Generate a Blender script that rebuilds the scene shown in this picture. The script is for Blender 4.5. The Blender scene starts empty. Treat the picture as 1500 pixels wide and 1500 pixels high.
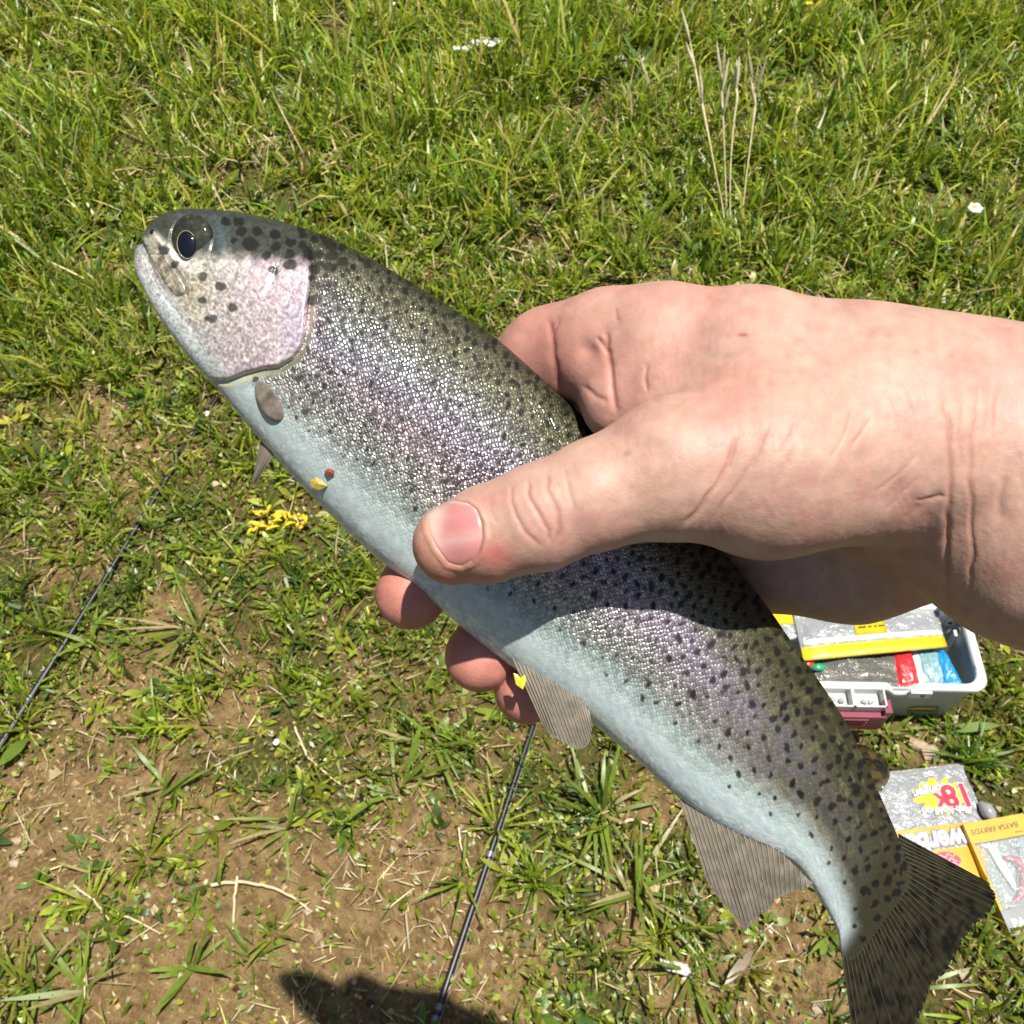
import bpy, math, numpy as np
from mathutils import Vector, Matrix
R = math.radians
rng = np.random.default_rng(7)
scene = bpy.context.scene
# ------------------------------------------------------------------ camera
F_PX = 1400.0            # focal length in pixels of the 1500 px photograph
CAM_H, PITCH = 1.40, R(56)
cam_d = bpy.data.cameras.new('camera'); cam = bpy.data.objects.new('camera', cam_d)
scene.collection.objects.link(cam); scene.camera = cam
cam.location = (0, 0, CAM_H); cam.rotation_euler = (R(90) - PITCH, 0, 0)
cam_d.sensor_width = 36.0; cam_d.lens = 36.0 * F_PX / 1500.0
cam_d.clip_start = 0.01; cam_d.clip_end = 500
cam_d.dof.use_dof = True; cam_d.dof.focus_distance = 0.222; cam_d.dof.aperture_fstop = 75
# ------------------------------------------------------------------ sky, sun, exposure
SUN_EL, SUN_AZ = R(80), R(92)      # azimuth measured from +Y towards +X
world = bpy.data.worlds.new('World'); scene.world = world; world.use_nodes = True
wn = world.node_tree; bgn = wn.nodes['Background']
sky = wn.nodes.new('ShaderNodeTexSky'); sky.sky_type = 'NISHITA'; sky.sun_disc = False
sky.sun_elevation = SUN_EL; sky.sun_rotation = SUN_AZ
wn.links.new(sky.outputs[0], bgn.inputs[0]); bgn.inputs[1].default_value = 0.05
sun_d = bpy.data.lights.new('sun', 'SUN'); sun_d.energy = 5.0; sun_d.angle = R(0.7); sun_d.color = (1, .955, .87)
sun = bpy.data.objects.new('sun', sun_d); scene.collection.objects.link(sun)
SUN_DIR = Vector((math.sin(SUN_AZ) * math.cos(SUN_EL), math.cos(SUN_AZ) * math.cos(SUN_EL), math.sin(SUN_EL)))
sun.rotation_euler = SUN_DIR.to_track_quat('Z', 'Y').to_euler(); sun.location = SUN_DIR * 10
vs = scene.view_settings; vs.view_transform = 'Standard'; vs.look = 'None'; vs.gamma = 1; vs.use_curve_mapping = False
vs.exposure = 0.47
scene.cycles.max_bounces = 8; scene.cycles.transparent_max_bounces = 12
# ------------------------------------------------------------------ helpers: pixels to places
CP, SP = math.cos(PITCH), math.sin(PITCH)
FWD, UPV, CAM = np.array([0, CP, -SP]), np.array([0, SP, CP]), np.array([0, 0, CAM_H])
def cam2world(p):
    p = np.asarray(p, float)
    return CAM + p[..., :1] * np.array([1., 0, 0]) + p[..., 1:2] * UPV + p[..., 2:3] * FWD
def pxz(u, v, z):
    """camera space point (x right, y up, z depth) of photo pixel u, v at depth z"""
    u, v, z = np.broadcast_arrays(np.asarray(u, float), np.asarray(v, float), np.asarray(z, float))
    return np.stack([(u - 750) / F_PX * z, (750 - v) / F_PX * z, z], -1)
def unproj(u, v, z): return cam2world(pxz(u, v, z))
def G(u, v, h=0.0):
    """where the ray of pixel u, v meets the level h above the ground"""
    d = FWD + np.array([(u - 750) / F_PX, 0, 0]) + UPV * (750 - v) / F_PX
    return CAM + d * ((h - CAM_H) / d[2])
def project(P):
    d = np.asarray(P, float) - CAM
    z = d @ FWD
    return 750 + F_PX * d[..., 0] / z, 750 - F_PX * (d @ UPV) / z
# ------------------------------------------------------------------ helpers: noise, meshes, tags
_tab = np.random.default_rng(3).random((8, 256, 256))
def vnoise(x, y, seed=0):
    t = _tab[seed % 8]
    xi, yi = np.floor(x).astype(int), np.floor(y).astype(int)
    fx, fy = x - xi, y - yi
    fx, fy = fx * fx * (3 - 2 * fx), fy * fy * (3 - 2 * fy)
    a, b = t[xi & 255, yi & 255], t[(xi + 1) & 255, yi & 255]
    c, d = t[xi & 255, (yi + 1) & 255], t[(xi + 1) & 255, (yi + 1) & 255]
    return (a * (1 - fx) + b * fx) * (1 - fy) + (c * (1 - fx) + d * fx) * fy
def fbm(x, y, seed=0, o=3):
    s, a, n = 0, 1, 0
    for k in range(o):
        s = s + a * vnoise(x * 2 ** k + 17 * k, y * 2 ** k + 31 * k, seed + k); n += a; a *= .5
    return s / n
def sstep(a, b, x):
    t = np.clip((x - a) / (b - a), 0, 1); return t * t * (3 - 2 * t)
def mixc(c, d, f):
    f = np.asarray(f)[..., None]; return c * (1 - f) + np.asarray(d, float) * f
def lin(h):
    """#rrggbb to linear"""
    c = np.array([int(h[i:i + 2], 16) for i in (1, 3, 5)]) / 255.
    return np.where(c <= .04045, c / 12.92, ((c + .055) / 1.055) ** 2.4)
def polydist(u, v, pts):
    """distance to a polyline and the side (+ on the right of its direction, image axes)"""
    best = np.full(u.shape, 1e9); side = np.zeros(u.shape); par = np.zeros(u.shape)
    pts = [np.array(p, float) for p in pts]; n = len(pts) - 1
    for i in range(n):
        a, b = pts[i], pts[i + 1]; d = b - a; L = d @ d
        t = np.clip(((u - a[0]) * d[0] + (v - a[1]) * d[1]) / L, 0, 1)
        dx, dy = u - a[0] - t * d[0], v - a[1] - t * d[1]
        q = np.hypot(dx, dy); m = q < best
        best = np.where(m, q, best); side = np.where(m, np.sign(d[0] * dy - d[1] * dx), side); par = np.where(m, (i + t) / n, par)
    return best, side, par
def spline(pts, n):
    """Catmull-Rom through pts (any dimension), n samples, even along the index"""
    P = np.array(pts, float); m = len(P)
    P = np.vstack([2 * P[0] - P[1], P, 2 * P[-1] - P[-2]])
    t = np.linspace(0, m - 1 - 1e-9, n); i = t.astype(int); f = (t - i)[:, None]
    p0, p1, p2, p3 = P[i], P[i + 1], P[i + 2], P[i + 3]
    return .5 * (2 * p1 + (p2 - p0) * f + (2 * p0 - 5 * p1 + 4 * p2 - p3) * f ** 2 + (3 * p1 - p0 - 3 * p2 + p3) * f ** 3)
COL = scene.collection
def mesh_np(name, V, faces, mat=None, parent=None, smooth=True, cols=None, uv=None, floats=None):
    """faces: list of (n, k) index arrays"""
    V = np.asarray(V, np.float32).reshape(-1, 3)
    faces = [np.asarray(f, np.int32) for f in (faces if isinstance(faces, list) else [faces]) if len(f)]
    me = bpy.data.meshes.new(name)
    me.vertices.add(len(V)); me.vertices.foreach_set('co', V.ravel())
    loops = np.concatenate([f.ravel() for f in faces])
    tot = np.concatenate([np.full(len(f), f.shape[1], np.int32) for f in faces])
    start = np.concatenate([[0], np.cumsum(tot)[:-1]]).astype(np.int32)
    me.loops.add(len(loops)); me.loops.foreach_set('vertex_index', loops)
    me.polygons.add(len(tot)); me.polygons.foreach_set('loop_start', start)
    try: me.polygons.foreach_set('loop_total', tot)
    except Exception: pass
    me.polygons.foreach_set('use_smooth', np.full(len(tot), smooth))
    me.update(calc_edges=True)
    if cols is not None:
        at = me.attributes.new('Col', 'FLOAT_COLOR', 'POINT')
        c = np.ones((len(V), 4), np.float32); c[:, :3] = cols; at.data.foreach_set('color', c.ravel())
    for k, a in (floats or {}).items():
        at = me.attributes.new(k, 'FLOAT', 'POINT'); at.data.foreach_set('value', np.asarray(a, np.float32).ravel())
    if uv is not None:
        at = me.attributes.new('suv', 'FLOAT_VECTOR', 'POINT')
        q = np.zeros((len(V), 3), np.float32); q[:, :uv.shape[1]] = uv; at.data.foreach_set('vector', q.ravel())
    if mat: me.materials.append(mat)
    o = bpy.data.objects.new(name, me); COL.objects.link(o)
    if parent:
        o.parent = parent
        o.matrix_parent_inverse = parent.matrix_basis.inverted()
    return o
def grid_faces(n, m, close=False):
    i, j = np.meshgrid(np.arange(n - 1), np.arange(m if close else m - 1), indexing='ij')
    a = i * m + j; b = i * m + (j + 1) % m
    return np.stack([a, b, b + m, a + m], -1).reshape(-1, 4)
def tag(o, label=None, cat=None, group=None, kind=None):
    for k, x in (('label', label), ('category', cat), ('group', group), ('kind', kind)):
        if x: o[k] = x
    return o
def thing(name, label, cat, loc=(0, 0, 0), group=None, rz=0):
    o = bpy.data.objects.new(name, None); COL.objects.link(o)
    o.empty_display_size = .02; o.location = [float(c) for c in loc]; o.rotation_euler = (0, 0, rz)
    return tag(o, label, cat, group)
class MB:
    """collects shapes, builds one mesh object"""
    def __init__(s): s.V, s.Fq, s.Ft, s.n = [], [], [], 0
    def add(s, V, F):
        V = np.asarray(V, float).reshape(-1, 3)
        F = np.asarray(F) + s.n
        (s.Fq if F.shape[1] == 4 else s.Ft).append(F); s.V.append(V); s.n += len(V); return s
    def box(s, c, d, rot=None):
        q = np.array([[x, y, z] for x in (-.5, .5) for y in (-.5, .5) for z in (-.5, .5)]) * np.array(d)
        if rot is not None: q = q @ np.array(rot).T
        return s.add(q + np.array(c), [[0, 1, 3, 2], [4, 6, 7, 5], [0, 4, 5, 1], [2, 3, 7, 6], [0, 2, 6, 4], [1, 5, 7, 3]])
    def tube(s, pts, r, m=8, cap=True):
        P = np.array(pts, float); n = len(P); r = np.broadcast_to(np.asarray(r, float), (n,))
        T = np.gradient(P, axis=0); T /= np.linalg.norm(T, axis=1)[:, None] + 1e-12
        ref = np.array([0, 0, 1.]) if abs(T[0][2]) < .9 else np.array([1., 0, 0])
        A = np.cross(T, ref); A /= np.linalg.norm(A, axis=1)[:, None] + 1e-12; B = np.cross(T, A)
        th = np.arange(m) * 2 * math.pi / m
        V = P[:, None] + r[:, None, None] * (np.cos(th)[None, :, None] * A[:, None] + np.sin(th)[None, :, None] * B[:, None])
        s.add(V, grid_faces(n, m, True))
        if cap:
            for k in (0, n - 1):
                c = s.n; idx = [[0, 1 + j, 1 + (j + 1) % m] for j in range(m)]
                s.add(np.vstack([P[k:k + 1], V[k]]), idx)
        return s
    def prism(s, poly, z0, z1):
        """closed polygon (x, y) extruded from z0 to z1, fan caps"""
        P = np.array(poly, float); n = len(P); c = P.mean(0)
        lo = np.column_stack([P, np.full(n, z0)]); hi = np.column_stack([P, np.full(n, z1)])
        s.add(np.vstack([lo, hi]), [[i, (i + 1) % n, n + (i + 1) % n, n + i] for i in range(n)])
        for q, z in ((lo, z0), (hi, z1)):
            s.add(np.vstack([q, [[c[0], c[1], z]]]), [[i, (i + 1) % n, n] for i in range(n)])
        return s
    def ico(s, c, r, sc=(1, 1, 1), jit=0, rg=rng):
        t = (1 + 5 ** .5) / 2
        V = np.array([(-1, t, 0), (1, t, 0), (-1, -t, 0), (1, -t, 0), (0, -1, t), (0, 1, t), (0, -1, -t), (0, 1, -t), (t, 0, -1), (t, 0, 1), (-t, 0, -1), (-t, 0, 1)], float)
        V /= np.linalg.norm(V[0]); V *= (1 + jit * rg.uniform(-1, 1, (12, 1)))
        Fc = [(0, 11, 5), (0, 5, 1), (0, 1, 7), (0, 7, 10), (0, 10, 11), (1, 5, 9), (5, 11, 4), (11, 10, 2), (10, 7, 6), (7, 1, 8), (3, 9, 4), (3, 4, 2), (3, 2, 6), (3, 6, 8), (3, 8, 9), (4, 9, 5), (2, 4, 11), (6, 2, 10), (8, 6, 7), (9, 8, 1)]
        return s.add(V * r * np.array(sc) + np.array(c), Fc)
    def build(s, name, mat, parent=None, smooth=False, xf=None):
        V = np.vstack(s.V)
        if xf is not None: V = xf(V)
        fs = [np.vstack(f) for f in (s.Fq, s.Ft) if f]
        return mesh_np(name, V, fs, mat, parent, smooth)
# ------------------------------------------------------------------ helpers: materials
class NT:
    def __init__(s, name):
        s.m = bpy.data.materials.new(name); s.m.use_nodes = True; s.t = s.m.node_tree
        s.p = s.t.nodes['Principled BSDF']; s.out = s.t.nodes['Material Output']
    def n(s, typ, props=None, **inp):
        nd = s.t.nodes.new(typ)
        for k, x in (props or {}).items(): setattr(nd, k, x)
        for k, x in inp.items(): s.set(nd, k, x)
        return nd
    def set(s, nd, k, x):
        k = k.replace('_', ' ') if isinstance(k, str) else k
        sock = nd.inputs[int(k[1:])] if isinstance(k, str) and k[0] == 'i' and k[1:].isdigit() else nd.inputs[k]
        if isinstance(x, bpy.types.NodeSocket): s.t.links.new(x, sock)
        else:
            if isinstance(x, (tuple, list, np.ndarray)) and len(x) == 3 and sock.type == 'RGBA': x = (*x, 1)
            sock.default_value = x
    def P(s, **k):
        for a, x in k.items(): s.set(s.p, a, x)
        return s
    def attr(s, name): return s.n('ShaderNodeAttribute', {'attribute_name': name})
    def math(s, op, a, b=0., c=None):
        nd = s.n('ShaderNodeMath', {'operation': op}, i0=a, i1=b)
        if c is not None: s.set(nd, 'i2', c)
        return nd.outputs[0]
    def mix(s, f, a, b, bt='MIX'):
        nd = s.n('ShaderNodeMix', {'data_type': 'RGBA', 'blend_type': bt}, i0=f, i6=a, i7=b); return nd.outputs[2]
    def ramp(s, f, stops):
        nd = s.n('ShaderNodeValToRGB', None, Fac=f); e = nd.color_ramp.elements
        while len(e) < len(stops): e.new(.5)
        for q, (p, c) in zip(e, stops): q.position = p; q.color = (*c, 1) if len(c) == 3 else c
        return nd.outputs[0]
    def noise(s, scale, detail=4, rough=.55, vec=None, dist=0):
        nd = s.n('ShaderNodeTexNoise', None, Scale=scale, Detail=detail, Roughness=rough, Distortion=dist)
        if vec is not None: s.set(nd, 'Vector', vec)
        return nd.outputs[0]
    def bump(s, h, strength=.5, dist=.001, normal=None):
        nd = s.n('ShaderNodeBump', None, Strength=strength, Distance=dist, Height=h)
        if normal is not None: s.set(nd, 'Normal', normal)
        return nd.outputs[0]
    def obj(s): return s.n('ShaderNodeTexCoord').outputs['Object']
def plain(name, col, rough=.5, metal=0, coat=0, var=.12, vs_=60, bump=0, trans=0, spec=.5):
    """a plain colour with a little procedural unevenness"""
    t = NT(name); co = t.obj(); f = t.noise(vs_, 3, vec=co)
    a, b = np.clip(np.array(col) * (1 - var), 0, 1), np.clip(np.array(col) * (1 + var), 0, 1)
    t.P(Base_Color=t.ramp(f, [(.3, a), (.7, b)]), Roughness=rough, Metallic=metal, Coat_Weight=coat, Transmission_Weight=trans)
    t.P(Specular_IOR_Level=spec)
    if bump: t.P(Normal=t.bump(f, .6, bump))
    return t.m
# ================================================================== GROUND
def gh(x, y):
    return .016 * (fbm(x * 2.2 + 9, y * 2.2 + 4, 1, 2) - .5) + .010 * (fbm(x * 11, y * 11, 2, 3) - .5)
# patches of bare soil, given where the photograph shows them (pixel centre, pixel radius)
_pat = [(150, 1010, 75, .9), (60, 1240, 110, 1.), (190, 1150, 80, .6), (260, 920, 60, 1.), (330, 1290, 130, .9), (250, 1420, 120, .7), (120, 1400, 60, .5),
        (560, 1290, 150, 1.), (650, 1420, 120, .95), (480, 1440, 120, .9), (470, 1130, 70, .35), (950, 1190, 55, .9), (1130, 1380, 75, .9), (1200, 1440, 60, .7),
        (1350, 1090, 55, .6), (150, 600, 50, .5), (180, 680, 60, .45), (170, 390, 45, .5), (520, 950, 50, .3), (1250, 1090, 45, .5), (900, 1330, 70, .4),
        (1260, 235, 28, .5), (30, 200, 35, .4), (640, 150, 25, .4), (780, 1400, 70, .6), (380, 790, 30, .3), (20, 930, 50, .3), (330, 600, 45, .4),
        (1000, 1450, 60, .3), (1420, 1430, 60, .3), (700, 1170, 50, .4), (860, 480, 30, .3), (1460, 240, 40, .35), (330, 1040, 70, .55), (100, 830, 45, .3)]
PAT = [(G(u, v), r, w) for u, v, r, w in _pat]
def soil_at(x, y):
    s = np.zeros(np.shape(x))
    for (c, r, w) in PAT:
        sc = 1400 / math.hypot(*(c - CAM)); rr = r / sc
        d = np.hypot(x - c[0], (y - c[1]) * .9) / (rr * 1.05)
        s = np.maximum(s, .92 * w * np.clip(1.25 - d, 0, 1))
    n = fbm(x * 9, y * 9, 4, 3)
    base = .22 + .12 * sstep(1.3, .2, y)
    return np.clip(s * (.15 + 1.35 * n) + (base * sstep(.45, .65, fbm(x * 5 + 50, y * 5, 5, 3))), 0, 1)
def axis(lo, hi, far, n, nf):
    t = np.linspace(0, 1, nf + 1)[1:] ** 2.2
    return np.concatenate([(lo - far * t)[::-1], np.linspace(lo, hi, n), hi + far * t])
gx, gy = axis(-2.2, 2.2, 60, 360, 14), axis(-.5, 3.6, 60, 330, 14)
X, Y = np.meshgrid(gx, gy, indexing='ij')
Z = gh(X, Y) + .004 * (fbm(X * 45, Y * 45, 3, 2) - .5)
soilv = soil_at(X, Y)
t = NT('soil_and_moss'); co = t.obj()
n1, n2, n3 = t.noise(38, 6, .65, co), t.noise(150, 5, .7, co), t.noise(9, 4, .6, co)
soil = t.ramp(n1, [(.28, (.10, .058, .021)), (.45, (.25, .158, .065)), (.60, (.43, .285, .13)), (.8, (.58, .42, .22))])
soil = t.mix(t.math('MULTIPLY', n2, .75), soil, t.ramp(n2, [(.35, (.07, .04, .015)), (.52, (.28, .18, .078)), (.72, (.56, .41, .23))]))
moss = t.ramp(n2, [(.3, (.03, .032, .008)), (.5, (.10, .105, .022)), (.7, (.23, .20, .06))])
moss = t.mix(t.ramp(n3, [(.42, (0, 0, 0)), (.62, (1, 1, 1))]), moss, t.ramp(n2, [(.3, (.05, .034, .012)), (.6, (.19, .13, .05))]))
sa = t.math('ADD', t.attr('soil').outputs['Fac'], t.math('MULTIPLY', t.math('SUBTRACT', n1, .5), .7))
t.P(Base_Color=t.mix(t.ramp(sa, [(.2, (0, 0, 0)), (.5, (1, 1, 1))]), moss, soil), Roughness=.95, Specular_IOR_Level=.2)
hgt = t.math('ADD', t.math('MULTIPLY', n1, 1.), t.math('MULTIPLY', n2, .55))
t.P(Normal=t.bump(hgt, 1., .02))
M_ground = t.m
ground = mesh_np('ground', np.stack([X, Y, Z], -1), grid_faces(len(gx), len(gy)), M_ground, floats={'soil': soilv})
tag(ground, kind='structure')
# ------------------------------------------------------------------ leaf material shared by the plants
def leaf_mat(name, transl=.35, rough=.38, spec=.5, boost=1.):
    t = NT(name); c = t.attr('Col').outputs['Color']; co = t.obj()
    c2 = t.mix(.35, c, t.mix(1., c, t.ramp(t.noise(90, 3, vec=co), [(.3, (.45, .45, .45)), (.7, (1.5, 1.5, 1.4))]), 'MULTIPLY'))
    t.P(Base_Color=c2, Roughness=rough, Specular_IOR_Level=spec)
    tr = t.n('ShaderNodeBsdfTranslucent', None, Color=t.mix(1., c2, (1.5 * boost, 1.45 * boost, .6 * boost), 'MULTIPLY'))
    mx = t.n('ShaderNodeMixShader', None, i0=transl, i1=t.p.outputs[0], i2=tr.outputs[0])
    t.t.links.new(mx.outputs[0], t.out.inputs[0]); return t.m
M_grass = leaf_mat('grass_blade', .32)
M_leaf = leaf_mat('broad_leaf', .30, .38)
M_straw = leaf_mat('dry_straw', .15, .6, .3)
def blades(x, y, z, az, L, w, tilt, bend, col, seg=3, twist=None, taper=None):
    """ribbons rooted at x, y, z; returns verts, faces, colours"""
    n = len(x); P = np.stack([x, y, z], -1); a = tilt.copy()
    ca, sa = np.cos(az), np.sin(az)
    sd = np.stack([-sa, ca, np.zeros(n)], -1)
    if twist is not None:
        sd = sd * np.cos(twist)[:, None] + np.stack([ca, sa, np.zeros(n)], -1) * np.sin(twist)[:, None]
    prof = taper if taper is not None else np.array([.7, 1., .85, .55])[:seg] if seg <= 4 else np.interp(np.linspace(0, 1, seg + 1)[:-1], [0, .2, .6, 1], [.7, 1, .85, .2])
    V = np.empty((n, 2 * seg + 1, 3)); K = np.empty((n, 2 * seg + 1, 3))
    for k in range(seg):
        V[:, 2 * k] = P - sd * (w * prof[k] / 2)[:, None]; V[:, 2 * k + 1] = P + sd * (w * prof[k] / 2)[:, None]
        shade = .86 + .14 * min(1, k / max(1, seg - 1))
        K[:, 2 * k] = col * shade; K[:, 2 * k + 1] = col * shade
        P = P + (L / seg)[:, None] * np.stack([np.sin(a) * ca, np.sin(a) * sa, np.cos(a)], -1)
        P[:, 2] = np.maximum(P[:, 2], gh(P[:, 0], P[:, 1]) + .0015)
        a = a + bend / seg
    V[:, -1] = P; K[:, -1] = col
    base = (np.arange(n) * (2 * seg + 1))[:, None]
    q = np.concatenate([base + np.array([[2 * k, 2 * k + 1, 2 * k + 3, 2 * k + 2]]) for k in range(seg - 1)]) if seg > 1 else np.zeros((0, 4), int)
    tr = base + np.array([[2 * seg - 2, 2 * seg - 1, 2 * seg]])
    return V.reshape(-1, 3), q, tr, K.reshape(-1, 3)
def join(parts):
    V, Q, T, K, n = [], [], [], [], 0
    for v, q, tr, k in parts:
        V.append(v); Q.append(q + n); T.append(tr + n); K.append(k); n += len(v)
    return np.vstack(V), [np.vstack(Q), np.vstack(T)], np.vstack(K)
# footprints that keep the grass out: set as polygons on the ground
KEEP = [[G(1150, 890), G(1420, 885), G(1440, 1045), G(1060, 1050), G(1060, 900)],
        [G(1262, 1140), G(1411, 1117), G(1482, 1310), G(1320, 1345)],
        [G(1422, 1212), G(1490, 1196), G(1560, 1350), G(1478, 1378)]]
def keep_out(x, y):
    m = np.zeros(len(x), bool)
    for poly in KEEP:
        P = np.array(poly)[:, :2]; ins = np.zeros(len(x), bool); n = len(P)
        for i in range(n):
            a, b = P[i], P[(i + 1) % n]
            c = ((a[1] > y) != (b[1] > y)) & (x < (b[0] - a[0]) * (y - a[1]) / (b[1] - a[1] + 1e-12) + a[0])
            ins ^= c
        m |= ins
    return ~m
def scatter(n, rg, ymin=-.12, ymax=3.35):
    y = rg.uniform(ymin, ymax, n); x = rg.uniform(-1, 1, n) * (.95 + .45 * ymax)
    k = np.abs(x) < .98 + .42 * y
    return x[k], y[k]
def palette(n, rg, cols, wts):
    c = np.array(cols)[rg.choice(len(cols), n, p=np.array(wts) / sum(wts))] * 1.1
    return c * rg.uniform(.7, 1.3, (n, 1)) * rg.uniform(.9, 1.1, (n, 3))
GREENS = [(.17, .235, .018), (.235, .29, .022), (.10, .165, .018), (.31, .33, .045), (.08, .135, .03), (.34, .31, .085), (.42, .35, .15)]
def turf():
    rg = np.random.default_rng(11); parts = []
    # fine turf
    x, y = scatter(380000, rg)
    s = soil_at(x, y); cl = fbm(x * 16, y * 16, 6, 2); cl2 = fbm(x * 4.5 + 7, y * 4.5, 2, 2)
    p = np.clip((1.12 - 1.25 * s), .05, 1) * sstep(.34, .62, cl) * (.72 + .10 * sstep(.5, 1.6, y))
    k = (rg.random(len(x)) < p * .85) & keep_out(x, y)
    x, y, cl2 = x[k], y[k], cl2[k]; n = len(x)
    far = sstep(.5, 2.4, y)
    L = rg.gamma(5, 1, n) / 5 * (.032 + .058 * far) * (.45 + 1.2 * cl2)
    w = rg.uniform(.0018, .0058, n) * (1 + .55 * far)
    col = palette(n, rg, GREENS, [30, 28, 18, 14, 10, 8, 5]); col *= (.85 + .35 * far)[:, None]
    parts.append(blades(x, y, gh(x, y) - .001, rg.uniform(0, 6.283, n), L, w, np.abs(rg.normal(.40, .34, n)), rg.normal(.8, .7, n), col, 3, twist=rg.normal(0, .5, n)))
    # broader blades in clumps
    cx, cy = scatter(2600, rg); s = soil_at(cx, cy)
    k = (rg.random(len(cx)) < np.clip(1.0 - .9 * s, .12, 1)) & keep_out(cx, cy); cx, cy = cx[k], cy[k]
    nb = rg.integers(7, 22, len(cx)); i = np.repeat(np.arange(len(cx)), nb); n = len(i)
    clen = rg.uniform(.6, 1.5, len(cx))[i]; az = rg.uniform(0, 6.283, n)
    ccol = palette(len(cx), rg, GREENS[:5], [28, 28, 20, 14, 12])[i] * rg.uniform(.8, 1.2, (n, 1))
    L = rg.uniform(.028, .075, n) * clen; x = cx[i] + .006 * np.cos(az); y = cy[i] + .006 * np.sin(az)
    k = keep_out(x + L * .6 * np.cos(az), y + L * .6 * np.sin(az))
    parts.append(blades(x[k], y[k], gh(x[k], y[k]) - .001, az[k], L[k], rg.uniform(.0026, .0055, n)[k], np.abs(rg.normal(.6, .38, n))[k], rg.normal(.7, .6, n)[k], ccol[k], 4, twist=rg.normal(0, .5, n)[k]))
    V, Fc, K = join(parts)
    o = mesh_np('grass', V, Fc, M_grass, cols=K, smooth=False); tag(o, 'short patchy green lawn grass growing over the brown soil', 'grass', kind='stuff')
    # low broad leaves: clover and moss-like cover
    x, y = scatter(150000, rg); s = soil_at(x, y); cl = fbm(x * 12 + 80, y * 12, 1, 2)
    k = (rg.random(len(x)) < np.clip(1.15 - 1.1 * s, .28, 1) * sstep(.28, .55, cl)) & keep_out(x, y); x, y = x[k], y[k]; n = len(x)
    L = rg.uniform(.005, .014, n); col = palette(n, rg, GREENS + [(.10, .09, .03)], [24, 20, 22, 10, 10, 7, 4, 12])
    V, q, tr, K = blades(x, y, gh(x, y) + rg.uniform(0, .012, n), rg.uniform(0, 6.283, n), L, L * rg.uniform(.35, .7, n), rg.uniform(.8, 1.5, n), rg.uniform(-.2, .9, n), col, 2, taper=np.array([.35, 1.]))
    o = mesh_np('ground_cover', V, [q, tr], M_leaf, cols=K, smooth=False); tag(o, 'low small-leaved weeds and moss between the grass', 'ground cover', kind='stuff')
    # larger weed leaves in loose rosettes
    cx, cy = scatter(12000, rg); s = soil_at(cx, cy); cl = fbm(cx * 6 + 11, cy * 6 + 5, 7, 2)
    k = (rg.random(len(cx)) < np.clip(1.1 - s, .2, 1) * sstep(.38, .6, cl)) & keep_out(cx, cy); cx, cy = cx[k], cy[k]
    nb = rg.integers(4, 9, len(cx)); i = np.repeat(np.arange(len(cx)), nb); n = len(i); az = rg.uniform(0, 6.283, n)
    L = rg.uniform(.010, .030, n) * (rg.uniform(.7, 1.4, len(cx)) * (1 + .7 * sstep(.6, 2.2, cy)))[i]; col = palette(len(cx), rg, GREENS[:5] + [(.30, .30, .10)], [20, 26, 18, 18, 10, 8])[i] * rg.uniform(.8, 1.2, (n, 1))
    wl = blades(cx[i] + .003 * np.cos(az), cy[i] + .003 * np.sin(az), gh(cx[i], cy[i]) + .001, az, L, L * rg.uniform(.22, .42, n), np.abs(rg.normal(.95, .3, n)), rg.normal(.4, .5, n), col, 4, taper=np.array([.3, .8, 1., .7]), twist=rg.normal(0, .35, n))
    o = mesh_np('weeds', wl[0], [wl[1], wl[2]], M_leaf, cols=wl[3], smooth=True); tag(o, 'small broad-leaved weeds scattered through the lawn', 'weeds', kind='stuff')
    # dry straw lying about
    x, y = scatter(60000, rg); s = soil_at(x, y); cl = fbm(x * 7 + 30, y * 7 + 9, 3, 2)
    k = (rg.random(len(x)) < (.45 + .4 * s) * sstep(.36, .66, cl)) & keep_out(x, y); x, y = x[k], y[k]; n = len(x)
    col = palette(n, rg, [(.42, .32, .18), (.55, .46, .30), (.30, .20, .10), (.48, .40, .16)], [30, 22, 20, 10])
    fr2 = sstep(.6, 2.2, y); L = (rg.gamma(2, 1, n) / 2 * .017 + .004) * (1 + 1.3 * fr2); dr = blades(x, y, gh(x, y) + rg.uniform(.001, .012, n) * (1 + 2 * fr2), rg.uniform(0, 6.283, n), L, rg.uniform(.0009, .0024, n) * (1 + .8 * fr2), rg.normal(1.45 - .35 * fr2, .2, n), rg.normal(.1, .5, n), col, 3)
    o = mesh_np('dry_grass', dr[0], [dr[1], dr[2]], M_straw, cols=dr[3], smooth=False); tag(o, 'dead straw-coloured grass blades lying on the ground', 'dry grass', kind='stuff')
    # mossy fuzz and litter low on the ground
    x, y = scatter(230000, rg); s = soil_at(x, y); cl = fbm(x * 22 + 3, y * 22, 0, 3); nr_ = sstep(2.2, .9, y)
    k = (rg.random(len(x)) < sstep(.30, .52, cl) * (.25 + .75 * nr_)) & keep_out(x, y); x, y, s = x[k], y[k], s[k]; n = len(x)
    col = palette(n, rg, [(.22, .21, .04), (.30, .21, .09), (.16, .19, .03), (.40, .31, .15), (.19, .13, .055), (.50, .42, .25)], [24, 22, 22, 14, 14, 6])
    fz = blades(x, y, gh(x, y), rg.uniform(0, 6.283, n), rg.uniform(.003, .011, n), rg.uniform(.0009, .0030, n), rg.uniform(.2, 1.5, n), rg.normal(.3, .7, n), col, 2, taper=np.array([.8, 1.]))
    o = mesh_np('moss', fz[0], [fz[1], fz[2]], M_straw, cols=fz[3], smooth=False); tag(o, 'brownish green moss and litter covering the soil', 'moss', kind='stuff')
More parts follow.
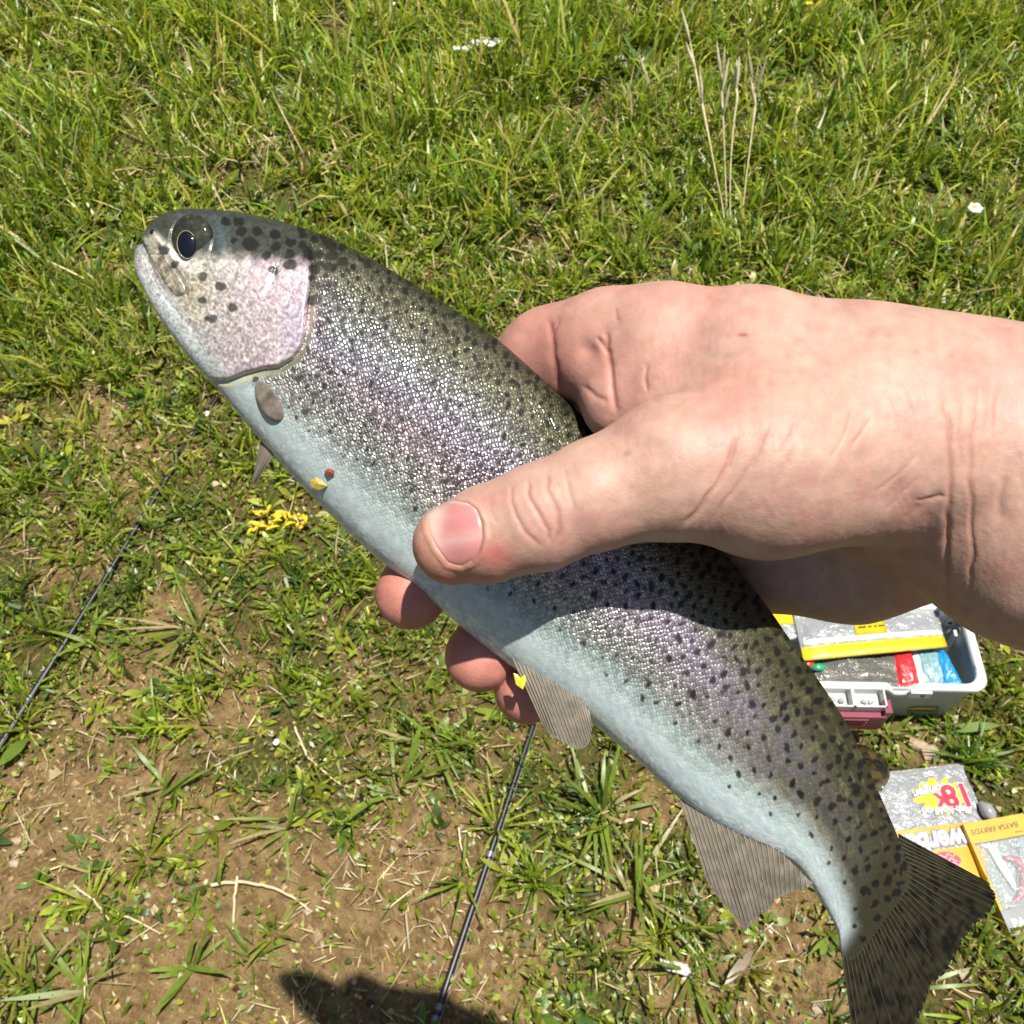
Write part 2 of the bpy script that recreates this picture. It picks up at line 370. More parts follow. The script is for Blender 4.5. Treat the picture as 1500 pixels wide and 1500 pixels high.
    # crumbs of soil and grit
    x, y = scatter(90000, rg); s = soil_at(x, y); k = (rg.random(len(x)) < s * 1.0) & keep_out(x, y); x, y = x[k], y[k]; n = len(x)
    O = np.array([(1, 0, 0), (-1, 0, 0), (0, 1, 0), (0, -1, 0), (0, 0, 1), (0, 0, -1)], float)
    r = rg.gamma(1.2, 1, n) / 1.2 * .0017 + .0004
    V = np.stack([x, y, gh(x, y) + r * .3], -1)[:, None] + O[None] * r[:, None, None] * rg.uniform(.6, 1.3, (n, 6, 1))
    Fo = np.array([(0, 2, 4), (2, 1, 4), (1, 3, 4), (3, 0, 4), (2, 0, 5), (1, 2, 5), (3, 1, 5), (0, 3, 5)])
    Fc = ((np.arange(n) * 6)[:, None, None] + Fo[None]).reshape(-1, 3)
    col = palette(n, rg, [(.36, .26, .13), (.50, .38, .22), (.20, .13, .06), (.65, .55, .38), (.10, .065, .03)], [30, 24, 22, 6, 14])
    o = mesh_np('soil_crumbs', V.reshape(-1, 3), Fc, M_straw, cols=np.repeat(col, 6, 0), smooth=False); tag(o, 'loose crumbs and grit on the bare soil', 'soil', kind='stuff')
turf()
# ================================================================== TROUT
ST = np.array([(206, 350, 200, 360), (212, 338, 197, 374), (222, 325, 200, 399), (240, 313, 212, 428), (265, 306, 232, 463), (300, 306, 262, 505), (350, 311, 292, 542),
    (400, 321, 325, 577), (450, 336, 362, 622), (490, 351, 400, 666), (540, 377, 440, 710), (600, 412, 490, 760), (665, 453, 550, 816), (730, 498, 612, 862),
    (790, 551, 672, 915), (850, 606, 735, 966), (910, 662, 800, 1012), (970, 717, 850, 1045), (1030, 776, 900, 1086), (1080, 832, 945, 1124), (1125, 890, 990, 1165),
    (1165, 948, 1050, 1207), (1203, 1002, 1105, 1236), (1238, 1056, 1160, 1264), (1264, 1108, 1189, 1297), (1288, 1162, 1212, 1335), (1310, 1213, 1227, 1366), (1324, 1244, 1231, 1393), (1350, 1275, 1240, 1425)], float)
def fish_z(s): return .2385 + .024 * s ** 1.6     # depth of the fish's middle plane
def thick(s):   # half thickness / half height
    return np.interp(s, [0, .02, .07, .15, .3, .5, .7, .85, .93, .97, 1], [.55, .55, .46, .46, .50, .52, .50, .42, .34, .22, .10])
NS, NA, NB = 1000, 330, 50
so = spline(ST, NS); sS = np.linspace(0, 1, NS)
D, Vn = so[:, :2], so[:, 2:]
th = np.concatenate([np.linspace(0, math.pi, NA), np.linspace(math.pi, 2 * math.pi, NB + 2)[1:-1]])
NT_ = len(th)
Cc, Hh = (D + Vn) / 2, (D - Vn) / 2
ct, stn = np.cos(th), np.sin(th)
# slightly fuller than an ellipse
full = np.sign(stn) * np.abs(stn) ** .92
U = Cc[:, 0, None] + Hh[:, 0, None] * ct; Vv = Cc[:, 1, None] + Hh[:, 1, None] * ct
hl = np.hypot(Hh[:, 0], Hh[:, 1])
bt = (hl * thick(sS))[:, None] / F_PX * fish_z(sS)[:, None]
near = (stn >= -1e-6)[None, :] & np.ones((NS, 1), bool)
dep = bt * full                                   # towards the camera
T = np.broadcast_to(ct, U.shape); S = np.broadcast_to(sS[:, None], U.shape)
# arc coordinates in photo pixels for the scales
ax = np.concatenate([[0], np.cumsum(np.hypot(*np.diff(Cc, axis=0).T))])
arc = np.zeros_like(U); dd = np.hypot(np.diff(U, axis=1), np.diff(dep, axis=1) * F_PX / .24)
dd = np.hypot(np.hypot(np.diff(U, axis=1), np.diff(Vv, axis=1)), np.diff(dep, axis=1) * F_PX / .24)
arc[:, 1:] = np.cumsum(dd, axis=1); arc -= arc[:, NA // 2][:, None]
# ---- relief of the head (metres towards the camera)
def P_(pts, k, ox, oy): return [(x / k + ox, y / k + oy) for x, y in pts]
Z1 = lambda *p: P_(p, 3.947, 180, 280)
gill = Z1((1080, 330), (1085, 390), (1085, 470), (1075, 560), (1060, 660), (1050, 800), (1030, 890), (980, 960), (900, 1010), (800, 1022), (700, 1050), (600, 1090), (500, 1085))
pre = Z1((890, 440), (870, 520), (830, 610), (760, 720), (680, 810), (620, 870), (560, 900))
sub = Z1((740, 790), (700, 880), (720, 970))
maxu = Z1((150, 250), (230, 330), (290, 430), (340, 500), (375, 570), (372, 600))
mouth = P_([(200, 355), (207, 356), (213, 362), (219, 380), (228, 402), (239, 422), (252, 437)], 1, 0, 0)
jawl = Z1((100, 330), (150, 430), (200, 560), (290, 680), (400, 800))
pale = Z1((180, 262), (250, 320), (310, 380), (380, 410), (440, 440))
u, v = U.ravel(), Vv.ravel(); nr = near.ravel() & (S.ravel() < .5)
hd = np.where(nr)[0]; uh, vh = u[hd], v[hd]
rel = np.zeros(len(hd)); dark = np.zeros(len(hd))
dG, sG, _ = polydist(uh, vh, gill)
inside = np.where(sG > 0, 1., -1.) * dG              # + on the head side (right of the downward path)
rel += .0009 * sstep(-3, 4, inside) * np.exp(-np.clip(inside, 0, 1e3) / 70) - .0009 * np.exp(-((inside + 4.5) / 3.8) ** 2)
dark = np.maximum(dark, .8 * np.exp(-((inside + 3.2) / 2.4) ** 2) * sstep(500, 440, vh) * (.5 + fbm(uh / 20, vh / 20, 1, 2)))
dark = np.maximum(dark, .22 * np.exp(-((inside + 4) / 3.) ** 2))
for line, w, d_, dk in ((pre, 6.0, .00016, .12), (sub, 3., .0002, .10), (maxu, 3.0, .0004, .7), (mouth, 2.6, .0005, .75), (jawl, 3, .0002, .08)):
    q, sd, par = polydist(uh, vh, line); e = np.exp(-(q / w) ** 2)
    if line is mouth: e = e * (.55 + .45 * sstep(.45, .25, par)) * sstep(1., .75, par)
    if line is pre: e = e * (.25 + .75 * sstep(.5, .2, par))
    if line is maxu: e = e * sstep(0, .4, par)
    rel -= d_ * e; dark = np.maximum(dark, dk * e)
    if line is mouth: rel += np.where(sd > 0, -.0002, .0002) * np.exp(-(q / 11) ** 2) * sstep(.8, .3, par)
    if line is pre: rel += np.where(sd > 0, .00025, 0) * np.exp(-(q / 25) ** 2) * sstep(0, 9, q)
eyeE = np.hypot((uh - 283) / 31, (vh - 350) / 37)
rel -= .0004 * np.exp(-((eyeE - 1.0) / .13) ** 2); rel += .0002 * np.exp(-((eyeE - 1.35) / .3) ** 2)
# fine lines and bumps on the cheek
rel += .00012 * (fbm(uh / 9, vh / 9, 2, 3) - .5) * sstep(-2, 3, inside)
dep.ravel()[hd] += rel * np.sin(np.clip(np.broadcast_to(th, U.shape).ravel()[hd], 0, math.pi)) ** .5
# the jaw plate stands a little proud
_q = polydist(u, v, [(222, 355), (234, 379), (248, 403), (262, 422)])[0]; dep += (.0004 * sstep(13, 9, _q)).reshape(U.shape) * near
# dent where the thumb presses
q, _, _ = polydist(u, v, [(650, 800), (790, 757), (980, 690)])
dep -= (.0030 * np.exp(-(q / 85) ** 2)).reshape(U.shape) * near
_e = np.exp(-(np.hypot(U - 203, Vv - 356) / 5.) ** 2); U = U + 6 * _e      # notch between the lips
Zf = fish_z(S) - dep
FV = unproj(U, Vv, Zf)
# ---- colours (linear albedo)
tn = fbm(S * 60, T * 9, 1, 3) - .5
Tn = T + .12 * tn
OLIVE, SILV, PINK, BELLY, LILAC = np.array([.075, .074, .036]), np.array([.50, .49, .45]), np.array([.52, .37, .38]), np.array([.46, .555, .56]), np.array([.52, .48, .62])
c = np.empty(U.shape + (3,)); c[:] = SILV
c = mixc(c, LILAC, .55 * np.exp(-((Tn - .12) / .25) ** 2))
c = mixc(c, np.array([.54, .48, .62]), .7 * np.exp(-((Tn - .10) / .28) ** 2) * sstep(.40, .52, S) * (1 - sstep(.66, .80, S)))
c = mixc(c, PINK, .62 * np.exp(-((Tn + .02) / .16) ** 2) * sstep(.3, .40, S) * (1 - .6 * sstep(.42, .5, S)) * (1 - sstep(.75, .9, S)))
Tf = Tn - .20 * (1 - sstep(.45, .75, S))
c = mixc(c, OLIVE * 2.4, sstep(.12, .60, Tf) * .85)
c = mixc(c, OLIVE, sstep(.40, .85, Tf))
c = mixc(c, np.array([.030, .032, .018]), sstep(.88, 1.0, Tn) * .8)
c = mixc(c, np.array([.28, .39, .37]), np.exp(-((Tn + .58) / .20) ** 2) * .7 * sstep(.3, .45, S))     # greenish band above the belly
c = mixc(c, BELLY, sstep(-.42, -.80, Tn))
c = mixc(c, np.array([.78, .80, .78]), sstep(-.80, -.97, Tn) * sstep(.45, .62, fbm(S * 330, T * 60, 2, 2)) * .85)
c = mixc(c, np.array([.62, .66, .66]), sstep(-.45, -.8, Tn) * sstep(.52, .75, fbm(S * 260, T * 40, 4, 2)) * .5)
# tail part: olive, its colour darkened further to stand in for shade
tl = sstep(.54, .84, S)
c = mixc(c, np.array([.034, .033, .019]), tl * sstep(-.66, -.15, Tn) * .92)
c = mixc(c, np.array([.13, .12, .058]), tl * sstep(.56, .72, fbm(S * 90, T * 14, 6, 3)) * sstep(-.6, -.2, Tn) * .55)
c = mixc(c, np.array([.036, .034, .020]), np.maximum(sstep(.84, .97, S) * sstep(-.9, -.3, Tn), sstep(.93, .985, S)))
c *= (.82 + .36 * fbm(S * 200, T * 30, 5, 3))[..., None]
wet = (1 - .8 * tl).ravel()
metal = .75 * sstep(-.75, -.25, Tn) * (1 - .75 * sstep(.5, .9, Tn)) * (1 - tl)
scal = (sstep(-.85, -.25, T) * .96 + .04) * (1 - .9 * sstep(.88, .97, S)) * (1 - .70 * tl); rough = .40 + .2 * tl
c = c.reshape(-1, 3); metal = metal.ravel().copy(); scal = scal.ravel().copy(); rough = rough.ravel()
# head colours
inH = np.zeros(len(u)); inH[hd] = sstep(-6, 2, inside); iv = inH > 0
un, vn_ = u, v
nz = fbm(u / 14, v / 14, 3, 3); nz2 = fbm(u / 4.5, v / 4.5, 6, 2)
top = sstep(0, 26, (386 + .09 * (u - 300)) - v + 26 * (nz - .5))          # dark crown above the cheek
hc = np.empty((len(u), 3)); hc[:] = (.47, .42, .38)
hc = mixc(hc, (.50, .36, .43), sstep(305, 400, u + (v - 430) * .3 + 60 * (nz - .5)) * (.25 + .75 * fbm(u / 26, v / 26, 1, 2)))
hc = mixc(hc, (.62, .60, .54), sstep(.55, .8, vnoise((u + v) / 3.2, (u - v) / 15, 2)) * (1 - top) * .5)
hc = mixc(hc, (.48, .42, .26), np.exp(-((u - 285) / 22) ** 2 - ((v - 425) / 42) ** 2) * .7)
hc = mixc(hc, (.42, .36, .50), np.exp(-((u - 432) / 18) ** 2 - ((v - 480) / 40) ** 2) * .55)
jaw = sstep(0, 30, (v - 380) * .62 - (u - 212) * .78 + 14 * (nz - .5) + 4)
hc = mixc(hc, (.58, .63, .62), jaw * .9)
hc = mixc(hc, (.052, .055, .040), top)
hc = mixc(hc, (.075, .10, .105), np.exp(-((u - 320) / 16) ** 2 - ((v - 350) / 32) ** 2) * .8)
hc = mixc(hc, (.075, .10, .11), np.exp(-((u - 275) / 45) ** 2 - ((v - 312) / 9) ** 2) * .7)
hc = mixc(hc, (.045, .048, .032), sstep(12, 2, polydist(u, v, [(225, 322), (262, 306), (300, 306), (350, 311), (400, 321), (450, 336)])[0]) * .85)
q = polydist(u, v, pale)[0]; hc = mixc(hc, (.66, .66, .56), np.exp(-(q / 6.5) ** 2) * .9)
q = polydist(u, v, [(220, 352), (232, 378), (246, 402), (262, 424)])[0]; hc = mixc(hc, mixc(np.broadcast_to(np.array([.34, .30, .20]), hc.shape), (.12, .11, .08), sstep(.45, .7, fbm(u / 8, v / 8, 2, 2))), sstep(13, 8, q) * .85)
q = polydist(u, v, jawl)[0]; hc = mixc(hc, (.72, .73, .70), np.exp(-(q / 4) ** 2) * .6)
hc = mixc(hc, (.26, .29, .31), np.exp(-((u - 208) / 14) ** 2 - ((v - 362) / 12) ** 2) * .8)
hc = mixc(hc, (.42, .40, .12), np.exp(-(polydist(u, v, Z1((1045, 640), (1040, 870), (990, 985), (860, 1035)))[0] / 5) ** 2) * .0)
hc *= (.42 + .6 * nz2 + .75 * vnoise(u / 2.4, v / 2.4, 1) ** 1.5 * (1 - .6 * top))[:, None]
hc = np.clip(hc, .01, .85)
c = mixc(c, hc, inH)
metal = metal * (1 - inH) + inH * (.45 * (1 - top) * (1 - jaw) * sstep(.3, .7, vnoise(u / 3, v / 3, 4))); scal = scal * (1 - inH); rough = rough * (1 - inH) + inH * (.30 + .1 * nz2)
ys = np.zeros(len(u)); ys[hd] = np.exp(-((inside + 9) / 5.) ** 2) * sstep(400, 450, vh)
c = mixc(c, (.42, .39, .16), ys * .6); scal *= (1 - ys)
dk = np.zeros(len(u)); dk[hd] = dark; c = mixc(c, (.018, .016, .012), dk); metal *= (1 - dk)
# collar behind the gill: pink skin
col_ = np.exp(-((u - 462) / 14) ** 2 - ((v - 470) / 34) ** 2); c = mixc(c, (.55, .38, .38), col_ * (1 - inH) * .6)
# ---- spots, painted on a raster in photo pixels and looked up
SPR = np.zeros((1720, 1520))
rs = np.random.default_rng(5)
def spot(x, y, r, el=1., a=0., k=1., wob=.5):
    R_ = int(r * 2.4 + 3); x0, y0 = int(x) - R_, int(y) - R_
    if x0 < 0 or y0 < 0 or x0 + 2 * R_ >= 1520 or y0 + 2 * R_ >= 1720: return
    yy, xx = np.mgrid[y0:y0 + 2 * R_ + 1, x0:x0 + 2 * R_ + 1]
    dx, dy = xx - x, yy - y
    p, q = (dx * math.cos(a) + dy * math.sin(a)) / el, (-dx * math.sin(a) + dy * math.cos(a))
    d = np.hypot(p, q) * (1 + wob * (2 * fbm(xx / (r * .8) + x, yy / (r * .8) + y, 2, 2) - 1))
    sl = (slice(y0, y0 + 2 * R_ + 1), slice(x0, x0 + 2 * R_ + 1))
    SPR[sl] = np.maximum(SPR[sl], k * sstep(r * 1.15, r * .75, d))
for x, y, r in [(685, 230, 26), (775, 230, 24), (880, 255, 26), (735, 310, 36), (885, 322, 26), (970, 298, 24), (1040, 310, 22), (830, 370, 24), (970, 365, 27), (1080, 365, 28), (1130, 366, 24),
                (965, 425, 32), (1110, 450, 30), (1190, 440, 30), (1210, 370, 30), (590, 175, 26), (670, 175, 24), (1045, 255, 20), (1105, 280, 24), (465, 490, 23), (565, 550, 27), (458, 630, 23),
                (635, 672, 24), (520, 740, 23), (487, 735, 14), (870, 455, 26), (1115, 630, 36), (1135, 770, 24), (235, 340, 28), (295, 425, 20), (1205, 320, 26), (1270, 410, 28), (1060, 340, 18), (640, 285, 18), (1090, 500, 16),
                (1160, 260, 22), (1030, 220, 20), (1190, 300, 24), (1180, 540, 24), (1010, 1085, 20), (1110, 1180, 22), (1055, 1275, 20), (1030, 1080, 18), (1120, 1070, 20)]:
    spot(x / 3.947 + 180, y / 3.947 + 280, r / 3.947 * 1.12, 1.15, rs.uniform(-.4, .4), .9, .35)
pts = []; PXY = np.zeros((9000, 2))
for _ in range(20000):
    s_, t_ = rs.uniform(.15, .995), rs.uniform(-.62, .99)
    dens = np.interp(t_, [-.62, -.3, .1, .5, 1], [.02, .12, .5, .95, 1]) * np.interp(s_, [.2, .5, .75, 1], [.8, .8, 1, 1])
    if rs.random() > dens: continue
    i = int(s_ * (NS - 1)); x, y = Cc[i] + Hh[i] * t_
    gap = np.interp(s_, [.2, .55, .75, 1], [12, 12.5, 15, 14]) * (1.5 - .5 * max(0, min(1, (t_ + .3) / .8)))
    if x < 480 and y < 600:
        q_, sd_, _ = polydist(np.array([x]), np.array([y]), gill)
        if sd_[0] > 0 or q_[0] < 12: continue
    if len(pts) and ((PXY[:len(pts), 0] - x) ** 2 + (PXY[:len(pts), 1] - y) ** 2).min() < gap * gap: continue
    PXY[len(pts)] = (x, y); pts.append((x, y, s_, t_))
for x, y, s_, t_ in pts:
    r = np.interp(s_, [.2, .55, .72, 1], [4.0, 3.8, 4.0, 4.4]) * rs.uniform(.7, 1.3) * (1 if t_ > -.2 else .75)
    a0 = math.atan2(*(Hh[int(s_ * (NS - 1))][::-1])) + rs.normal(0, .5)
    spot(x, y, r, rs.uniform(1.1, 1.9), a0, rs.uniform(.88, 1), .5)
    if rs.random() < .35: spot(x + rs.normal(0, r), y + rs.normal(0, r), r * .75, 1.6, rs.uniform(0, 3.1), .85, .6)
ui, vi = np.clip(u, 0, 1518), np.clip(v, 0, 1718); x0, y0 = ui.astype(int), vi.astype(int); fx, fy = ui - x0, vi - y0
sp = (SPR[y0, x0] * (1 - fx) + SPR[y0, x0 + 1] * fx) * (1 - fy) + (SPR[y0 + 1, x0] * (1 - fx) + SPR[y0 + 1, x0 + 1] * fx) * fy
c = mixc(c, (.010, .010, .010), sp * .96); metal *= (1 - sp); rough = rough * (1 - sp) + .62 * sp; wet = wet * (1 - .85 * sp) * (1 - .5 * inH * top); scal *= (1 - .75 * sp)
t = NT('trout_skin'); ca = t.attr('Col').outputs['Color']; uvn = t.attr('suv').outputs['Vector']
wrp = t.n('ShaderNodeTexNoise', None, Vector=uvn, Scale=.35, Detail=2.)
uvn = t.n('ShaderNodeVectorMath', {'operation': 'ADD'}, i0=uvn, i1=t.n('ShaderNodeVectorMath', {'operation': 'SCALE'}, i0=wrp.outputs['Color'], Scale=1.1).outputs[0]).outputs[0]
sc_ = t.attr('scal').outputs['Fac']
vo = t.n('ShaderNodeTexVoronoi', {'voronoi_dimensions': '2D', 'feature': 'F1'}, Vector=uvn, Scale=1., Randomness=.62)
ve = t.n('ShaderNodeTexVoronoi', {'voronoi_dimensions': '2D', 'feature': 'DISTANCE_TO_EDGE'}, Vector=uvn, Scale=1., Randomness=.62)
edge = t.ramp(ve.outputs['Distance'], [(.0, (0, 0, 0)), (.30, (1, 1, 1))])
rc = t.n('ShaderNodeSeparateColor', None, Color=vo.outputs['Color'])
# every scale tilts its own way, a little
geo = t.n('ShaderNodeNewGeometry')
rv = t.n('ShaderNodeVectorMath', {'operation': 'SUBTRACT'}, i0=vo.outputs['Color'], i1=(.5, .5, .5)).outputs[0]
rv = t.n('ShaderNodeVectorMath', {'operation': 'SCALE'}, i0=rv, Scale=t.math('MULTIPLY', sc_, .36)).outputs[0]
nn = t.n('ShaderNodeVectorMath', {'operation': 'NORMALIZE'}, i0=t.n('ShaderNodeVectorMath', {'operation': 'ADD'}, i0=geo.outputs['Normal'], i1=rv).outputs[0]).outputs[0]
fine = t.noise(1600, 3, .6, t.obj())
hh = t.math('ADD', t.math('MULTIPLY', t.math('MULTIPLY', edge, sc_), 1.), t.math('MULTIPLY', fine, .25))
shade = t.math('ADD', .50, t.math('MULTIPLY', rc.outputs[1], .95))
cc = t.mix(sc_, ca, t.mix(1., ca, t.n('ShaderNodeCombineColor', None, i0=shade, i1=shade, i2=shade).outputs[0], 'MULTIPLY'))
em = t.math('MULTIPLY', t.math('SUBTRACT', 1., edge), t.math('MULTIPLY', sc_, .55))
cc = t.mix(em, cc, t.mix(1., cc, (.18, .18, .17), 'MULTIPLY'))
t.P(Base_Color=cc, Metallic=t.attr('metal').outputs['Fac'], Roughness=t.attr('rough').outputs['Fac'], Normal=t.bump(hh, .8, .00028, nn),
    Coat_Weight=t.math('MULTIPLY', t.attr('wet').outputs['Fac'], .34), Coat_Roughness=.12, Coat_Normal=t.bump(hh, .5, .0003), Specular_IOR_Level=.5)
t.P(Specular_IOR_Level=t.math('MULTIPLY_ADD', t.attr('wet').outputs['Fac'], .30, .04))
M_trout = t.m
uvx = np.broadcast_to(ax[:, None], U.shape); k = 1 / 6.8
uvs = np.stack([(uvx + arc) * k * .7071 * 1.12, (uvx - arc) * k * .7071 * 1.12], -1).reshape(-1, 2)
trout = thing('trout', 'silver spotted rainbow trout held across the picture by a hand', 'fish', unproj(700, 690, .24))
caps_a, caps_b = len(FV.reshape(-1, 3)), 0
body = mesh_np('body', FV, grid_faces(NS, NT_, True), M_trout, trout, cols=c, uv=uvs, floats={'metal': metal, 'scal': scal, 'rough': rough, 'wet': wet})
# ---- eye
def dome(name, cx, cy, rx, ry, z, h, mat, parent, n=20, m=40, rot=0., lift=0.):
    r = np.linspace(0, 1, n); a = np.linspace(0, 2 * math.pi, m, endpoint=False)
    x, y = np.outer(r, np.cos(a)) * rx, np.outer(r, np.sin(a)) * ry
    x, y = x * math.cos(rot) - y * math.sin(rot), x * math.sin(rot) + y * math.cos(rot)
    zz = z - lift - h * np.sqrt(np.clip(1 - r ** 2, 0, 1))[:, None] * np.ones(m)
    return mesh_np(name, unproj(cx + x, cy + y, zz), grid_faces(n, m, True), mat, parent)
def surf_z(x, y):
    i = np.argmin((U[:, :NA] - x) ** 2 + (Vv[:, :NA] - y) ** 2); i = np.unravel_index(i, (NS, NA)); return Zf[:, :NA][i]
ze = surf_z(283, 352)
t = NT('iris'); g = t.noise(700, 3, .6, t.obj()); t.P(Base_Color=t.ramp(g, [(.3, (.008, .009, .007)), (.52, (.022, .023, .016)), (.75, (.075, .07, .028))]), Roughness=.7, Specular_IOR_Level=.2, Coat_Weight=.3, Coat_Roughness=.05, Metallic=.0)
eye = dome('eye', 283, 351, 31, 38, ze + .0007, .0016, t.m, trout, rot=-.12)
M_pup = plain('pupil', (.004, .005, .008), .06, coat=1., var=.02)
zp = ze + .0007 - .0016 * math.sqrt(1 - (9.5 / 31) ** 2 - (7.5 / 38) ** 2)
dome('pupil', 273.5, 358.5, 14.5, 20.5, zp - .00015, .0006, M_pup, eye, 10, 32, rot=-.12)
M_gold = plain('gold_ring', (.26, .235, .13), .4, .2, coat=.6)
a = np.linspace(0, 2 * math.pi, 41); cr, sr = math.cos(-.12), math.sin(-.12)
ring = [unproj(273.5 + 14 * math.cos(q) * cr - 20.5 * math.sin(q) * sr, 358.5 + 14 * math.cos(q) * sr + 20.5 * math.sin(q) * cr, zp - .00025 + .0002 * math.cos(q)) for q in a]
MB().tube(ring, .00012, 6, False).build('iris_ring', M_gold, eye, True)
dome('nostril', 223, 341, 4, 5, surf_z(223, 341) + .0002, .0004, M_pup, trout, 6, 16)
# ---- fins
t = NT('fin_membrane'); g = t.attr('Col').outputs['Color']; co = t.obj()
t.P(Base_Color=t.mix(.5, g, t.mix(1., g, t.ramp(t.noise(260, 4, vec=co), [(.3, (.4, .4, .4)), (.7, (1.5, 1.5, 1.5))]), 'MULTIPLY')), Roughness=.45, Coat_Weight=.12, Coat_Roughness=.15, Specular_IOR_Level=.25)
tr = t.n('ShaderNodeBsdfTranslucent', None, Color=t.mix(1., g, (1.6, 1.5, 1.1), 'MULTIPLY'))
mx = t.n('ShaderNodeMixShader', None, i0=.4, i1=t.p.outputs[0], i2=tr.outputs[0]); t.t.links.new(mx.outputs[0], t.out.inputs[0])
M_fin = t.m
M_ray = plain('fin_ray', (.23, .20, .155), .4, coat=.2, var=.35, vs_=300)
M_rayd = plain('dark_fin_ray', (.055, .048, .027), .5, coat=.0, var=.35, vs_=300)
def fin(name, base, tip, z0, z1, colf, nray, seed, rag=.06, ray=M_ray, wave=.0006, nper=6, rr=.00026, thickn=.0005):
    """base and tip: polylines in photo pixels; rays run from base to tip; a thin but solid sheet"""
    rg = np.random.default_rng(seed); m = nray * nper + 1; n = 26
    B, Tp = spline(base, m), spline(tip, m)
    f = np.linspace(0, 1, m); g = np.linspace(0, 1, n)[:, None]
    kn = max(5, nray // 2); ragl = 1 - rag * (.75 * np.interp(f * kn, np.arange(kn + 1), rg.random(kn + 1)) + .3 * rg.random(m))
    px = B[None] + (Tp - B)[None] * (g * ragl[None])[..., None]
    # a gentle curl of the rays
    z = z0 + (z1 - z0) * g + wave * np.sin(f * nray * math.pi)[None] ** 2 * g ** .5 + .0012 * np.sin(f * 5 + seed)[None] * g
    Fq = grid_faces(n, m); k = n * m
    V = np.concatenate([unproj(px[..., 0], px[..., 1], z).reshape(-1, 3), unproj(px[..., 0], px[..., 1], z + thickn * (1 - .7 * g)).reshape(-1, 3)])
    rim = np.concatenate([np.arange(m), np.arange(1, n) * m + m - 1, (n - 1) * m + np.arange(m - 2, -1, -1), np.arange(n - 2, 0, -1) * m])
    rq = np.stack([rim, np.roll(rim, -1), np.roll(rim, -1) + k, rim + k], -1)
    cl = colf(px[..., 0], px[..., 1], np.broadcast_to(f, px.shape[:2]), np.broadcast_to(g, px.shape[:2])).reshape(-1, 3)
    o = mesh_np(name, V, [np.vstack([Fq, Fq[:, ::-1] + k, rq])], M_fin, trout, cols=np.vstack([cl, cl]))
    for r_ in range(nray + 1):
        j = min(m - 1, r_ * nper); ln = ragl[j] * rg.uniform(.90, 1.0)
        gg = np.linspace(0.0, 1, 9); q = B[j] + (Tp[j] - B[j]) * (gg * ln)[:, None]
        zz = z0 + (z1 - z0) * gg + .0012 * math.sin(f[j] * 5 + seed) * gg - .00005
        MB().tube(unproj(q[:, 0], q[:, 1], zz), rr * (1.15 - .8 * gg), 5).build('fin_ray', ray, o, True)
    return o
def fc(base, dark, k=.5, spots=0):
    def f(x, y, a, g):
        n = fbm(x / 9, y / 9, 3, 3); cc = mixc(np.broadcast_to(np.array(base, float), x.shape + (3,)), dark, np.clip(sstep(.3, .75, n) * k + .25 * g, 0, 1))
        if spots: cc = mixc(cc, (.012, .011, .008), sstep(.60, .70, vnoise(x / 6.5, y / 10, 5)) * spots)
        return cc
    return f
zt = lambda s: fish_z(np.array(s))
fin('pelvic_fin', [(748, 958), (775, 967), (805, 985), (838, 1012), (862, 1040)], [(800, 1072), (822, 1092), (846, 1101), (862, 1096), (868, 1068)], .2415, .238, fc((.29, .26, .21), (.17, .145, .11)), 17, 3, .09, M_ray, .0003, 4, .00016)
fin('anal_fin', [(996, 1166), (1040, 1196), (1090, 1224), (1140, 1246), (1188, 1292)], [(1040, 1306), (1092, 1367), (1118, 1346), (1146, 1318), (1190, 1298)], zt(.74) - .002, zt(.74) - .004, fc((.28, .25, .20), (.15, .125, .095)), 24, 4, .11, M_ray, .0003, 4, .00017)
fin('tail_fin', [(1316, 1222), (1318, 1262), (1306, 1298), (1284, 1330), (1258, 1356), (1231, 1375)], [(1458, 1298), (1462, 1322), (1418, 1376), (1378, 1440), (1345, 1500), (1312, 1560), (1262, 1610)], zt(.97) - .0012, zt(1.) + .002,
    fc((.048, .042, .023), (.026, .023, .014), .6, .95), 34, 5, .09, M_rayd, .0004, 4, .00018, .0006)  # tail fin olive, with shade put into its dark colours too
0 and fin('tail_base', [(1300, 1195), (1293, 1235), (1278, 1280), (1255, 1310), (1222, 1350)], [(1372, 1262), (1368, 1310), (1345, 1352), (1306, 1390), (1236, 1430)], zt(.95) - .004, zt(1.) - .0006, fc((.10, .095, .058), (.045, .042, .026), .6, .8), 4, 9, .04, M_rayd, .0003, 10, .0001, .0008)
fin('adipose_fin', [(1244, 1088), (1252, 1108), (1262, 1130), (1274, 1158)], [(1268, 1092), (1296, 1112), (1303, 1138), (1291, 1159)], zt(.83) + .0006, zt(.83) + .001, fc((.14, .105, .03), (.02, .017, .01), 1.1), 3, 6, .0, M_rayd, .0002, 8, .00008, .0012)
fin('pectoral_fin', [(384, 638), (392, 650), (402, 664)], [(372, 692), (369, 704), (374, 709)], .2405, .244, fc((.34, .30, .24), (.22, .19, .15)), 6, 8, .05, M_ray, .0002, 4, .00014)
# near pectoral fin, folded flat against the flank
t = NT('folded_fin'); cf = t.noise(260, 4, .6, t.obj()); t.P(Base_Color=t.ramp(cf, [(.3, (.08, .062, .045)), (.5, (.17, .14, .105)), (.75, (.30, .27, .22))]), Roughness=.28, Coat_Weight=.6, Coat_Roughness=.1, Normal=t.bump(cf, .3, .0004))
pf = dome('pectoral_fin', 397, 583, 21, 37, surf_z(397, 583) + .0009, .0016, t.m, trout, 18, 40, rot=-.42)

